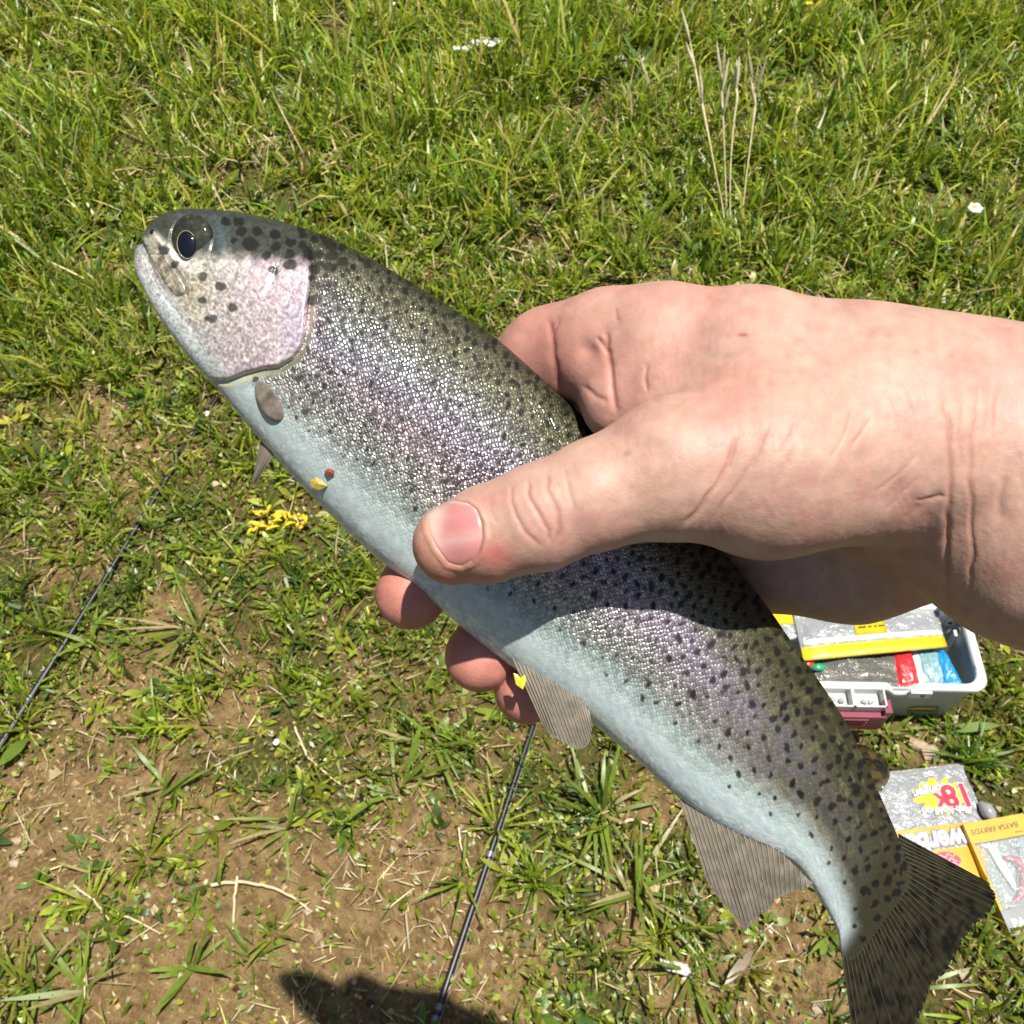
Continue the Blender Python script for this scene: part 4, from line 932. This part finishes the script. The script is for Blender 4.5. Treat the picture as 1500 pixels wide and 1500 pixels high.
# ------------------------------------------------------------------ bags lying in the box
def sheet(name, cor, hs, mat, parent, pil=.006, n=18, m=24, wr=.003, seed=0, sub=None, lift=0., th_=.0015):
    """a pillow-like sheet over four pixel corners (tl, tr, br, bl) at heights hs; sub = (a0, a1, b0, b1) part of it"""
    C = np.array([G(*p, h) for p, h in zip(cor, hs)])
    a0, a1, b0, b1 = sub or (0, 1, 0, 1)
    a, b_ = np.meshgrid(np.linspace(b0, b1, n), np.linspace(a0, a1, m), indexing='ij')
    P = (C[0] * (1 - b_[..., None]) + C[1] * b_[..., None]) * (1 - a[..., None]) + (C[3] * (1 - b_[..., None]) + C[2] * b_[..., None]) * a[..., None]
    e = np.clip(4 * a * (1 - a), 0, 1) ** .5 * np.clip(4 * b_ * (1 - b_), 0, 1) ** .35
    P[..., 2] += pil * e + wr * (fbm(b_ * 7 + seed, a * 5 + seed * 3, seed, 3) - .5) + lift
    Q = P.copy(); Q[..., 2] -= th_
    k = n * m; rim = np.concatenate([np.arange(m), np.arange(1, n) * m + m - 1, (n - 1) * m + np.arange(m - 2, -1, -1), np.arange(n - 2, 0, -1) * m])
    Fq = grid_faces(n, m); rq = np.stack([rim, np.roll(rim, -1), np.roll(rim, -1) + k, rim + k], -1)
    return mesh_np(name, np.vstack([P.reshape(-1, 3), Q.reshape(-1, 3)]), [np.vstack([Fq, Fq[:, ::-1] + k, rq])], mat, parent)
def foil(name, col, rough=.22, metal=.0, sc=70, amp=.004):
    t = NT(name); co = t.obj(); n = t.noise(sc, 4, .6, co, .6)
    t.P(Base_Color=t.ramp(n, [(.3, np.array(col) * .85), (.6, col), (.8, np.clip(np.array(col) * 1.15, 0, .92))]), Roughness=rough, Metallic=metal, Coat_Weight=.8, Coat_Roughness=.08, Normal=t.bump(n, 1., amp)); return t.m
M_silver = foil('silver_film', (.38, .39, .39), .25, .25); M_murk = foil('murky_bag', (.13, .125, .105), .2, 0, 60, .006); M_teal = foil('teal_bag', (.22, .40, .42), .2); M_blue = foil('blue_film', (.02, .27, .62), .2); M_redf = foil('red_film', (.62, .03, .035), .2)
M_seam = plain('pale_seam', (.80, .80, .76), .25, coat=.6); M_ink = plain('dark_print', (.05, .045, .03), .5)
A = [(1158, 880), (1366, 872), (1387, 948), (1177, 968)]; AH = [.103, .103, .118, .118]
bag = thing('bait_bag', 'flat silver bait bag with a broad yellow bottom band in the tackle box', 'bag', G(1270, 930, .06), 'bags in the tackle box')
sheet('film', A, AH, M_silver, bag, .008, seed=1)
sheet('yellow_band', A, AH, M_yel, bag, .008, 8, 24, seed=1, sub=(.0, 1, .80, 1.0), lift=.0012)
sheet('seam', A, AH, M_seam, bag, .008, 4, 24, seed=1, sub=(.02, .98, .70, .77), lift=.0014)
lb = sheet('label', A, AH, M_yel, bag, .008, 8, 8, seed=1, sub=(.385, .60, .34, .70), lift=.0014)
sheet('white_panel', A, AH, M_seam, lb, .008, 4, 8, seed=1, sub=(.415, .575, .40, .50), lift=.0022)
for a0, a1 in ((.41, .46), (.48, .50), (.52, .535), (.55, .585)): sheet('print_line', A, AH, M_ink, lb, .008, 2, 3, seed=1, sub=(a0, a1, .56, .585), lift=.0024)
for a0 in (.40, .578): sheet('print_mark', A, AH, M_ink, lb, .008, 2, 2, seed=1, sub=(a0, a0 + .014, .43, .48), lift=.0026)
B2 = [(1090, 880), (1156, 884), (1168, 935), (1100, 950)]
bag = thing('bait_bag', 'clear bait bag with a yellow top corner beside the fish in the tackle box', 'bag', G(1130, 920, .06), 'bags in the tackle box')
sheet('film', B2, [.105] * 4, M_silver, bag, .006, seed=2); sheet('yellow_band', B2, [.105] * 4, M_yel, bag, .006, 6, 16, seed=2, sub=(0, 1, .28, .62), lift=.0012)
Cq = [(1180, 955), (1316, 950), (1330, 1006), (1196, 1000)]
bag = thing('lure_bag', 'crumpled clear bag of dark lures under the silver bag in the tackle box', 'bag', G(1260, 980, .05), 'bags in the tackle box')
sheet('film', Cq, [.092, .092, .098, .098], M_murk, bag, .012, wr=.008, seed=3)
M_green = plain('green_lure', (.03, .32, .16), .3, coat=.5); M_redl = plain('red_lure', (.55, .05, .02), .3, coat=.5)
MB().ico(G(1199, 977, .107), .010, (1.2, .7, .4), .2).build('green_lure', M_green, bag, True); MB().ico(G(1184, 972, .107), .011, (1, .7, .4), .2).build('red_lure', M_redl, bag, True)
bag = thing('red_striped_bag', 'glossy bag with a bright red stripe in the tackle box', 'bag', G(1325, 980, .05), 'bags in the tackle box')
sheet('red_stripe', [(1304, 950), (1334, 948), (1348, 1003), (1316, 1012)], [.098, .098, .101, .101], M_redf, bag, .010, 16, 12, wr=.004, seed=4)
sheet('clear_edge', [(1334, 948), (1344, 948), (1356, 1003), (1348, 1003)], [.096, .096, .098, .098], M_seam, bag, .004, 12, 5, seed=4)
bag = thing('blue_bag', 'teal and bright blue bag at the empty end of the tackle box', 'bag', G(1380, 980, .05), 'bags in the tackle box')
sheet('teal_film', [(1340, 950), (1374, 950), (1386, 1004), (1352, 1004)], [.096] * 4, M_teal, bag, .009, wr=.005, seed=5)
sheet('blue_band', [(1369, 955), (1382, 952), (1410, 1003), (1382, 1004)], [.098] * 4, M_blue, bag, .009, wr=.004, seed=6)
# ------------------------------------------------------------------ silver bait pouch, lying upside down to the camera
pxf, pinv = frame(G(1411, 1117, .01), (-.992, -.118))       # x: along its print, y: towards the viewer
PW, PL_ = .165, .195
def ph(x, y):
    a, b_ = np.clip(x / PW, 0, 1), np.clip(y / PL_, 0, 1)
    return .007 + .008 * np.clip(4 * a * (1 - a), 0, 1) ** .6 * np.clip(4 * b_ * (1 - b_), 0, 1) ** .6 + .0010 * (fbm(np.asarray(x) * 60, np.asarray(y) * 60, 3, 3) - .5)
pouch = thing('bait_pouch', 'silver foil bait pouch with red 18x print lying on the ground', 'pouch', pxf([.08, .09, 0]))
n, m = 90, 80
o_ = rounded(0, PW, 0, PL_, .008, 4)
gy_, gx_ = np.meshgrid(np.linspace(0, PL_, n), np.linspace(0, PW, m), indexing='ij')
top_ = np.stack([gx_, gy_, ph(gx_, gy_)], -1); bot = top_.copy(); bot[..., 2] = .0035
def solid(name, top_, bot, mat, parent, xf):
    n, m = top_.shape[:2]; k = n * m; rim = np.concatenate([np.arange(m), np.arange(1, n) * m + m - 1, (n - 1) * m + np.arange(m - 2, -1, -1), np.arange(n - 2, 0, -1) * m])
    Fq = grid_faces(n, m); rq = np.stack([rim, np.roll(rim, -1), np.roll(rim, -1) + k, rim + k], -1)
    return mesh_np(name, xf(np.vstack([top_.reshape(-1, 3), bot.reshape(-1, 3)])), [np.vstack([Fq, Fq[:, ::-1] + k, rq])], mat, parent)
solid('foil', top_, bot, foil('pouch_foil', (.30, .31, .32), .3, .1, 55, .006), pouch, pxf)
def patch(name, poly, mat, parent, xf, hf, lift):
    P = np.array(poly, float); c0 = P.mean(0); rr = np.linspace(0, 1, 9)
    Q = c0 + (P - c0)[None] * rr[:, None, None]
    return mesh_np(name, xf(np.stack([Q[..., 0], Q[..., 1], hf(Q[..., 0], Q[..., 1]) + lift], -1)), grid_faces(9, len(P), True), mat, parent)
def pl(u_, v_): return pinv(G(u_, v_, .014))
burst = []
bc = pl(1378, 1165); rb = np.random.default_rng(4)
for k in range(40):
    a = k / 40 * 2 * math.pi; r_ = (.025 + .005 * math.sin(k * 1.9) + .004 * rb.uniform(-1, 1)); burst.append((bc[0] + 1.45 * r_ * math.cos(a), bc[1] + .95 * r_ * math.sin(a)))
M_byel = plain('burst_yellow', (.82, .58, .04), .3, coat=.4, var=.2, vs_=90); M_red = plain('red_print', (.72, .035, .07), .35, coat=.3); M_white = plain('white_print', (.60, .60, .60), .5); M_grey = plain('grey_print', (.16, .165, .165), .4); M_orange = plain('orange_yellow_print', (.60, .32, .010), .35, coat=.3, var=.08)
patch('burst', burst, M_byel, pouch, pxf, ph, .0005)
def line2(s, u_, v_, size, m1, m2, shear=0, off=.0012, rot=0., sx=1.):
    at = pl(u_, v_)
    text_mesh('printed_text', s, size, m2, pouch, pxf, at, ph, shear, off * 1.9, .0013, rot, sx); text_mesh('printed_text', s, size, m1, pouch, pxf, at, ph, shear, off, .0020, rot, sx)
line2('18', 1419, 1147, .046, M_red, M_white, 0, .0016, 0, 1.0); line2('x', 1386, 1161, .040, M_red, M_white, 0, .0012, 0, .95)
line2('longer', 1381, 1147, .0185, M_white, M_grey, .3, .0007, .12); line2('Fish hold on', 1423, 1180, .0150, M_white, M_grey, .25, .0006, -.06)
yb = pl(1365, 1213)[1]
bandp = lambda y0, y1: [(x, y0) for x in np.linspace(.001, PW - .001, 12)] + [(x, y1) for x in np.linspace(PW - .001, .001, 12)]
patch('yellow_line', bandp(yb - .002, yb + .008), M_orange, pouch, pxf, ph, .0005)
patch('yellow_panel', bandp(yb + .030, PL_ - .004), M_orange, pouch, pxf, ph, .0005)
q0 = pl(1440, 1226)
for mat_, off, lf in ((M_grey, .0034, .0013), (M_white, .0013, .0020)): text_mesh('printed_text', 'PowerBait', .042, mat_, pouch, pxf, (q0[0] - .012, yb + .006), ph, .15, off, lf, 0, .80)
rp = pl(1385, 1262); patch('red_badge', [(rp[0] + .020 * math.cos(a) * (1 if abs(math.cos(a)) < .9 else 1.1), rp[1] + .013 * math.sin(a)) for a in np.linspace(0, 2 * math.pi, 24, endpoint=False)], M_red, pouch, pxf, ph, .0010)
for k in range(3):      # white script, too small in the photograph to read
    w_ = [(rp[0] - .015 + .030 * q, rp[1] - .007 + .006 * k + .0022 * math.sin(q * 16 + k)) for q in np.linspace(0, 1, 22)]
    MB().tube([pxf([x, y, float(ph(np.array(x), np.array(y))) + .0016]) for x, y in w_], .0007, 5).build('printed_script', M_white, pouch, True)
# ------------------------------------------------------------------ lure carton
CW, CL, CHh = .092, .150, .024
cO = G(1484, 1196, .024) + np.array([.016, .005, 0])
cxf, cinv = frame(cO, (-.985, -.17))
carton = thing('lure_carton', 'yellow carton with a clear window over a pink lure, resting by the silver pouch', 'carton', cxf([.04, .07, 0]))
flat = lambda h: (lambda x, y: np.full(np.shape(x), h))
M_card = plain('yellow_card', (.58, .33, .010), .4, coat=.2, var=.06); M_in = foil('card_inside', (.24, .25, .26), .4, 0, 80, .001); M_band = plain('grey_band', (.23, .24, .245), .35, coat=.4)
b = MB(); b.box((CW / 2, CL / 2, .0065), (CW, CL, .005)); 
for x in (.0015, CW - .0015): b.box((x, CL / 2, .0155), (.003, CL, .013))
for y in (.0015, CL - .0015): b.box((CW / 2, y, .0155), (CW - .006, .003, .013))
b.build('tray', M_card, carton, False, cxf)
MB().box((CW / 2, .0145, CHh - .001), (CW - .0005, .0285, .002)).build('header', M_card, carton, False, cxf)
MB().box((CW / 2, CL - .016, CHh - .001), (CW - .0005, .031, .002)).build('grey_band', M_band, carton, False, cxf)
MB().box((CW / 2, .074, .0105), (CW - .0065, .090, .002)).build('inner_card', M_in, carton, False, cxf)
for x in (.0022, CW - .0022): MB().box((x, .074, CHh - .001), (.0040, .0896, .002)).build('window_frame', M_card, carton, False, cxf)
text_mesh('printed_text', 'BAYSA ERRYDS', .0105, M_ink, carton, cxf, (.014, .010), flat(CHh), .2, .0001, .0004)
MB().box((.018, .0235, CHh + .0004), (.012, .0012, .0006)).build('small_print', M_ink, carton, False, cxf)
text_mesh('printed_text', 'PAD C', .0165, M_white, carton, cxf, (CW - .008, CL - .008), flat(CHh), 0, .0004, .0004, math.pi)
MB().add(np.column_stack([rounded(.03, .062, CL - .026, CL - .010, .006), np.full(28, CHh + .0003)]), [[i, (i + 1) % 28, (i + 2) % 28] for i in range(0)] or [[0, i, i + 1] for i in range(1, 27)]).build('dark_mark', M_ink, carton, False, cxf)
# lettering down the spine, on the side of the box that faces the fish
sp_xf = lambda V: cxf(np.stack([np.full(len(V), CW) + V[:, 2], V[:, 0], CHh - .002 - V[:, 1]], -1))
for s_, y in (('P', .018), ('A', .031), ('D', .045), ('C', .062), ('R', .128)): text_mesh('printed_text', s_, .017, M_ink, carton, sp_xf, (y, .016), flat(0.), 0, .0003, .0006, math.pi * 0)
M_pink = plain('pink_lure', (.60, .03, .09), .35, coat=.6, var=.15); M_pale = plain('pale_skirt', (.82, .72, .74), .3, coat=.5); M_leg = plain('dark_leg', (.06, .06, .07), .5)
b = MB(); b.tube(cxf(spline([(.050, .052, .0150), (.040, .056, .0160), (.032, .066, .0160), (.033, .080, .0160), (.040, .092, .0155), (.052, .104, .0150), (.066, .110, .0145)], 24)), np.interp(np.linspace(0, 1, 24), [0, .3, .6, 1], [.003, .0062, .0070, .0025]), 10).build('lure_body', M_pink, carton, True)
for k in range(4): MB().tube(cxf(spline([(.066 - .003 * k, .034, .0135), (.064 - .003 * k, .056, .0150), (.060 - .003 * k, .076, .0150), (.054, .096, .0145)], 14)), .0018, 6).build('lure_skirt', M_pale, carton, True)
rl = np.random.default_rng(8)
for k in range(7):
    x0, y0 = .028 + .004 * k, .050 + .008 * k; MB().tube(cxf(spline([(x0, y0, .016), (x0 - .006, y0 - .012, .018), (x0 - .012 + rl.uniform(-.008, .012), y0 - .022, .0165)], 8)), .0006, 5).build('lure_leg', M_leg, carton, True)
wn_ = np.stack(np.meshgrid(np.linspace(.004, CW - .004, 20), np.linspace(.029, .119, 24), indexing='ij'), -1)
wz = CHh - .0005 + .0012 * (fbm(wn_[..., 0] * 70, wn_[..., 1] * 70, 2, 3) - .4)
solid('clear_window', np.dstack([wn_, wz]), np.dstack([wn_, wz - .0004]), clear_film('clear_window_film', alpha=.14, rough=.2), carton, cxf)
# grey soft plastic lying behind the carton
lure = thing('soft_lure', 'small grey plastic lure wedged between the pouch and the yellow carton', 'lure', G(1448, 1190, .0))
MB().tube([G(1436, 1176, .014), G(1444, 1184, .018), G(1450, 1193, .018), G(1455, 1204, .014)], [.004, .010, .010, .004], 10).build('lure_body', plain('grey_soft_plastic', (.30, .29, .31), .25, coat=.6), lure, True)
# ------------------------------------------------------------------ plants one can point to
def blade_mesh(name, root, az, L, w, tilt, bend, col, parent, seg=7, mat=None, prof=None):
    n1 = np.array([1.]); prof = prof if prof is not None else np.interp(np.linspace(0, 1, seg + 1)[:-1], [0, .25, .6, 1], [.55, 1, .85, .15])
    V, q, tr, K = blades(n1 * root[0], n1 * root[1], n1 * root[2], n1 * az, n1 * L, n1 * w, n1 * tilt, n1 * bend, np.array([col]), seg, taper=prof)
    # fold along the midrib: lift the two edges
    return mesh_np(name, V, [q, tr], mat or M_grass, parent, True, cols=K)
rt = np.random.default_rng(21)
def tuft(u_, v_, nbl, Lpx, wmm, label, tilt=(.8, 1.3), green=None, name='grass_tuft', azs=None):
    p = G(u_, v_); p[2] = gh(p[0], p[1]); k = 1400 / np.linalg.norm(p - CAM)
    o = thing(name, label, 'grass' if name == 'grass_tuft' else 'plant', p, 'grass tufts on the bare soil' if name == 'grass_tuft' else 'broad-leaved weeds on the bare soil')
    for i in range(nbl):
        az = (azs[i] if azs else rt.uniform(0, 6.283))
        L = Lpx / k * rt.uniform(.45, 1.2); gc = np.array(green or (.17, .235, .03)) * rt.uniform(.75, 1.35)
        if rt.random() < .12 and not green: gc = np.array((.40, .34, .16))
        prof = None if name == 'grass_tuft' else np.interp(np.linspace(0, 1, 8)[:-1], [0, .3, .65, 1], [.2, .45, 1, .3])
        blade_mesh('blade' if name == 'grass_tuft' else 'leaf', p + np.array([.003 * math.cos(az) + rt.normal(0, .007), .003 * math.sin(az) + rt.normal(0, .007), .002]), az, L, wmm * 1e-3 * rt.uniform(.75, 1.2), rt.uniform(tilt[0] - .35, tilt[1]), rt.uniform(.1, 1.0), gc, o, mat=M_grass if name == 'grass_tuft' else M_leaf, prof=prof)
tuft(577, 1160, 7, 95, 9, 'plant of long plantain-like leaves on bare soil by the black rod', name='weed_rosette', azs=[1.2, 1.7, .6, 3.5, 3.9, 2.9, .2])
tuft(878, 1192, 16, 110, 6, 'spreading tuft of long grass blades beside the anal fin')
tuft(935, 1305, 18, 120, 5.5, 'large half-dry grass tuft below the anal fin')
tuft(240, 1157, 9, 62, 6.5, 'small flat grass rosette on the brown soil, twigs below it')
tuft(272, 1420, 9, 68, 9, 'broad-bladed grass rosette below the crossed twigs')
tuft(128, 1452, 12, 78, 7, 'dense leafy grass tuft at the corner of the bare soil')
tuft(420, 1215, 14, 75, 5, 'loose grass tuft above the bare soil beside the rod')
tuft(285, 925, 16, 110, 4.5, 'long-bladed grass clump above a bare patch beside the first rod')
tuft(140, 945, 9, 66, 7, 'leafy grass tuft growing against the thin black rod')
tuft(1432, 1385, 10, 50, 6, 'pointed grass tuft in front of the yellow carton', tilt=(.3, .9))
tuft(1215, 1365, 9, 46, 9, 'small round-leaved seedling tucked against the tail', green=(.14, .20, .03), name='weed_rosette', tilt=(.9, 1.3))
tuft(640, 1092, 15, 85, 5.5, 'green grass tuft under the fingertips')
tuft(1010, 1420, 14, 90, 5, 'grass tuft with a white paper scrap in it')
tuft(55, 1440, 10, 70, 6, 'grass tuft at the edge of the pale bare soil')
tuft(1300, 1075, 12, 55, 5, 'grass tuft in front of the tackle box')
tuft(1330, 1440, 12, 80, 6, 'grass tuft below the trout tail fin')
tuft(1180, 225, 14, 90, 6, 'tall grass clump behind the wrist, beside dry stalks', tilt=(.2, .9)); tuft(830, 250, 14, 80, 7, 'broad grass clump behind the trout back', tilt=(.2, .9)); tuft(110, 190, 14, 95, 7, 'tall bright grass clump above the head of the trout', tilt=(.2, .8)); tuft(250, 240, 14, 95, 7, 'upright grass clump just above the trout eye', tilt=(.2, .8))
# single leaves
def leaf(u_, v_, az, Lpx, wmm, col, label, tilt=1.2):
    p = G(u_, v_); k = 1400 / np.linalg.norm(p - CAM); p[2] = gh(p[0], p[1]) + .012
    o = blade_mesh('leaf', p, az, Lpx / k, wmm * 1e-3, tilt, .5, col, None, mat=M_leaf, prof=np.interp(np.linspace(0, 1, 8)[:-1], [0, .35, .7, 1], [.25, 1, .8, .2])); tag(o, label, 'leaf')
leaf(1382, 1074, .05, 70, 16, (.14, .22, .02), 'bright green leaf between the tackle box and the pouch'); leaf(1100, 1395, 3.9, 60, 14, (.32, .26, .20), 'dry grey-brown leaf below the anal fin'); leaf(45, 1085, 4.2, 45, 22, (.13, .20, .02), 'broad green leaf beside the thick end of the rod')
# dead upright stalks
rk = np.random.default_rng(31)
def stalk(pts, hs, label, fork):
    P = np.array([G(u_, v_, h) for (u_, v_), h in zip(pts, hs)]); P[0, 2] = gh(P[0, 0], P[0, 1])
    o = thing('dry_stalk', label, 'dry stalk', P[0], 'dead upright grass stalks'); S_ = spline(P, 22)
    K = lambda n, c=(.62, .53, .34): np.tile(np.array(c) * rk.uniform(.85, 1.15), (n, 1))
    b = MB().tube(S_, np.interp(np.linspace(0, 1, 22), [0, .5, .7, 1], [.0014, .0018, .0034, .0016]), 6); V = np.vstack(b.V)
    mesh_np('stem', V, [np.vstack(b.Fq), np.vstack(b.Ft)], M_straw, o, True, cols=K(len(V)))
    d = S_[-1] - S_[-6]; L = np.linalg.norm(d)
    for k in range(fork):
        off = np.array([rk.uniform(-.022, .022), rk.uniform(-.01, .01), rk.uniform(.6, 1.1) * .05]); st0 = S_[-1 - 3 * k]
        b = MB().tube([st0, st0 + off * .5 + d / L * .012, st0 + off + d / L * .03], [.0018, .0042, .0010], 5); V = np.vstack(b.V)
        mesh_np('seed_head', V, [np.vstack(b.Fq), np.vstack(b.Ft)], M_straw, o, True, cols=K(len(V), (.72, .64, .44)))
stalk([(1064, 352), (1058, 300), (1050, 262), (1038, 200), (1022, 120), (1011, 62)], [0, .05, .09, .15, .22, .27], 'tallest dead straw stalk with a forked top behind the wrist', 3)
stalk([(1066, 350), (1063, 270), (1060, 190), (1057, 130), (1058, 108)], [0, .07, .14, .19, .21], 'dead straw stalk with a thick pale sheath, second of the group', 4)
stalk([(1070, 345), (1070, 250), (1075, 180), (1080, 140), (1075, 122)], [0, .08, .14, .18, .19], 'thin bent dead straw stalk between thicker ones', 2)
stalk([(1086, 330), (1092, 270), (1100, 205), (1106, 150), (1102, 122)], [0, .06, .12, .17, .20], 'dead straw stalk with open twin tips beside the group', 3)
# flowers
M_petal = plain('white_petal', (.80, .80, .74), .5, var=.05); M_core = plain('yellow_core', (.75, .58, .06), .6); M_stem = plain('green_stem', (.10, .15, .03), .5)
def flower(u_, v_, h, heads, rpx, label, col=None):
    p = G(u_, v_, h); k = 1400 / np.linalg.norm(p - CAM); r_ = rpx / k; g0 = np.array([p[0] + .01, p[1] - .01, 0]); g0[2] = gh(g0[0], g0[1])
    o = thing('wild_flower', label, 'flower', g0, 'small wild flowers in the grass')
    MB().tube([g0, (g0 + p) / 2 + [.004, 0, 0], p], .0008, 5).build('stem', M_stem, o, True)
    for x, y in heads:
        c = p + np.array([x * r_ * 2.2, y * r_ * 1.4, rk.uniform(-.002, .004)]); b = MB()
        for q in range(6):
            a = q * 6.283 / 6 + rk.uniform(-.2, .2); b.ico(c + np.array([math.cos(a) * r_ * .55, math.sin(a) * r_ * .55, .001]), r_ * .48, (1, 1, .35), .12)
        b.build('petals', col or M_petal, o, True); MB().ico(c + [0, 0, r_ * .2], r_ * .28, (1, 1, .7)).build('core', M_core, o, True)
flower(714, 62, .07, [(-.9, 0), (-.1, .2), (.7, -.1), (.2, -.6)], 8, 'brightest cluster of white blossoms in the grass above the trout')
flower(678, 71, .06, [(-.6, .1), (.3, -.2), (.9, .3)], 6.5, 'smaller creamy blossom cluster next to the brightest white one')
flower(1428, 304, .06, [(0, 0)], 11, 'single white flower with a yellow centre above the wrist')
flower(576, 5, .05, [(0, 0)], 4, 'tiny white flower far behind the trout head'); flower(785, 145, .04, [(0, 0)], 4, 'tiny white flower nearest the blossom clusters'); flower(940, 16, .05, [(0, 0)], 4, 'tiny pale flower near the dead straw stalks')
flower(1185, 8, .06, [(0, 0)], 6, 'small yellow flower in tall grass behind the dead stalks', plain('yellow_petal', (.80, .62, .03), .5)); flower(405, 1088, .02, [(0, 0)], 5, 'pale round bud on the ground left of the fingertips'); flower(303, 607, .02, [(0, 0)], 5, 'pale bud beside the rod under the trout throat')
# yellow spent flower lying in the grass
p0 = G(402, 768, .02); sf = thing('spent_flower', 'withered bright yellow flower lying in grass below the belly of the trout', 'flower', p0 * [1, 1, 0])
M_yp = plain('yellow_withered', (.75, .52, .02), .45, var=.25); rf = np.random.default_rng(12)
MB().tube([G(450, 768, .016), G(480, 795, .012), G(500, 815, .008)], .0018, 6).build('stem', M_stem, sf, True)
for k in range(44):
    u_ = 372 + 76 * rf.random(); v_ = 758 + rf.uniform(-12, 16) + .02 * (u_ - 372); h = .018 + .012 * rf.random(); a = G(u_, v_, h)
    d = np.array([rf.uniform(-.022, .008), rf.uniform(-.014, .014), rf.uniform(-.006, .010)])
    MB().tube([a, a + d * .5 + [0, 0, .004], a + d], [.0016, .0036, .0010], 5).build('petal', M_yp, sf, True)
MB().ico(G(446, 766, .020), .006, (1.3, .9, .8), .15).build('seed_pod', plain('orange_pod', (.70, .34, .08), .5), sf, True)
# twigs and straws
M_twig = plain('pale_twig', (.58, .46, .28), .6, var=.2, vs_=120)
def twig(pts, r_, label):
    P = np.array([G(u_, v_, 0) for u_, v_ in pts]); P[:, 2] = gh(P[:, 0], P[:, 1]) + .006 + r_
    n = 5 * len(P); S_ = np.stack([np.interp(np.linspace(0, len(P) - 1, n), np.arange(len(P)), P[:, i]) for i in range(3)], -1) + rk.normal(0, .0004, (n, 3))
    tag(MB().tube(S_, np.interp(np.linspace(0, 1, n), [0, .5, 1], [r_, r_ * .85, r_ * .6]), 7).build('twig', M_twig, None, True), label, 'twig', 'dry twigs on the bare soil')
twig([(312, 1299), (332, 1295), (360, 1293), (405, 1303), (437, 1320), (454, 1335)], .0026, 'long bent pale twig lying across another on bare soil')
twig([(349, 1286), (346, 1315), (343, 1364)], .0024, 'short straight pale twig lying under the bent one')
twig([(433, 1068), (452, 1112), (478, 1135), (500, 1152)], .002, 'thin pale twig left of the second black rod'); twig([(176, 1340), (205, 1352), (238, 1370)], .0018, 'thin straw twig on the soil left of the crossed pair')
twig([(112, 1300), (140, 1320), (163, 1350)], .0017, 'thin straw twig by the pale bare soil'); twig([(1405 - 500, 1208), (925, 1203), (965, 1214)], .0028, 'reddish dry twig beside the anal fin'); twig([(672, 1215), (676, 1245), (688, 1275)], .0018, 'small pale twig touching the second rod')
# paper scrap and pebbles
scr = sheet('paper_scrap', [(966, 1404), (1008, 1412), (1014, 1432), (972, 1420)], [.02, .014, .016, .02], plain('white_paper', (.50, .48, .48), .6), None, .003, 10, 14, wr=.014, seed=7, th_=.0006); tag(scr, 'torn scrap of white paper caught in a grass tuft', 'paper')
M_peb = plain('pale_stone', (.38, .29, .19), .7, var=.2, vs_=150, bump=.002)
for u_, v_, r_ in [(1345, 1092, .014), (1362, 1102, .016), (22, 1232, .007), (28, 1248, .006), (20, 1264, .007), (200, 1248, .011), (1262, 234, .016), (575, 1245, .006), (584, 1228, .004), (920, 1310, .005), (1378, 1080, .009), (1200, 1478, .009), (1415, 1430, .010)]:
    p = G(u_, v_); p[2] = gh(p[0], p[1]) + r_ * .3
    tag(MB().ico(p, r_, (1.2, .9, .55), .22).build('pebble', M_peb, None, False), 'small pale stone chip lying on the soil', 'pebble', 'pale pebbles on the soil')
# bits stuck to the trout
def bit(name, poly, col, label, lift=.0001):
    P = np.array(poly, float); z = min(surf_z(*q) for q in P) - lift; b = MB(); n = len(P)
    a_ = unproj(P[:, 0], P[:, 1], z); c0 = unproj(*P.mean(0), z - .0006); k_ = unproj(P[:, 0], P[:, 1], z + .0006)
    b.add(np.vstack([a_, c0[None]]), [[i, (i + 1) % n, n] for i in range(n)]); b.add(np.vstack([a_, k_]), [[i, (i + 1) % n, n + (i + 1) % n, n + i] for i in range(n)])
    tag(b.build(name, plain(name + '_mat', col, .4, coat=.4, var=.3, vs_=400), None, False), label, 'leaf')
bit('leaf_scrap', [(454, 704), (462, 699), (472, 703), (480, 712), (468, 718), (457, 714)], (.34, .26, .03), 'yellow-brown plant scrap stuck to the belly of the trout')
bit('seed_scrap', [(475, 690), (481, 686), (490, 689), (489, 696), (480, 697)], (.22, .05, .03), 'tiny red-brown seed scrap on the trout above the plant scrap')
pz = .2385
P = np.array([(752, 986), (758, 988), (763, 993), (769, 988), (771, 996), (766, 1010), (756, 1003)], float); b = MB(); n = len(P); a_ = unproj(P[:, 0], P[:, 1], pz); k_ = unproj(P[:, 0], P[:, 1], pz + .0006); c0 = unproj(762, 998, pz - .0005)
b.add(np.vstack([a_, c0[None]]), [[i, (i + 1) % n, n] for i in range(n)]); b.add(np.vstack([a_, k_]), [[i, (i + 1) % n, n + (i + 1) % n, n + i] for i in range(n)])
tag(b.build('petal_scrap', plain('yellow_petal_scrap', (.66, .60, .03), .4, coat=.3), None, False), 'bright yellow petal stuck to the front edge of the pelvic fin', 'petal')
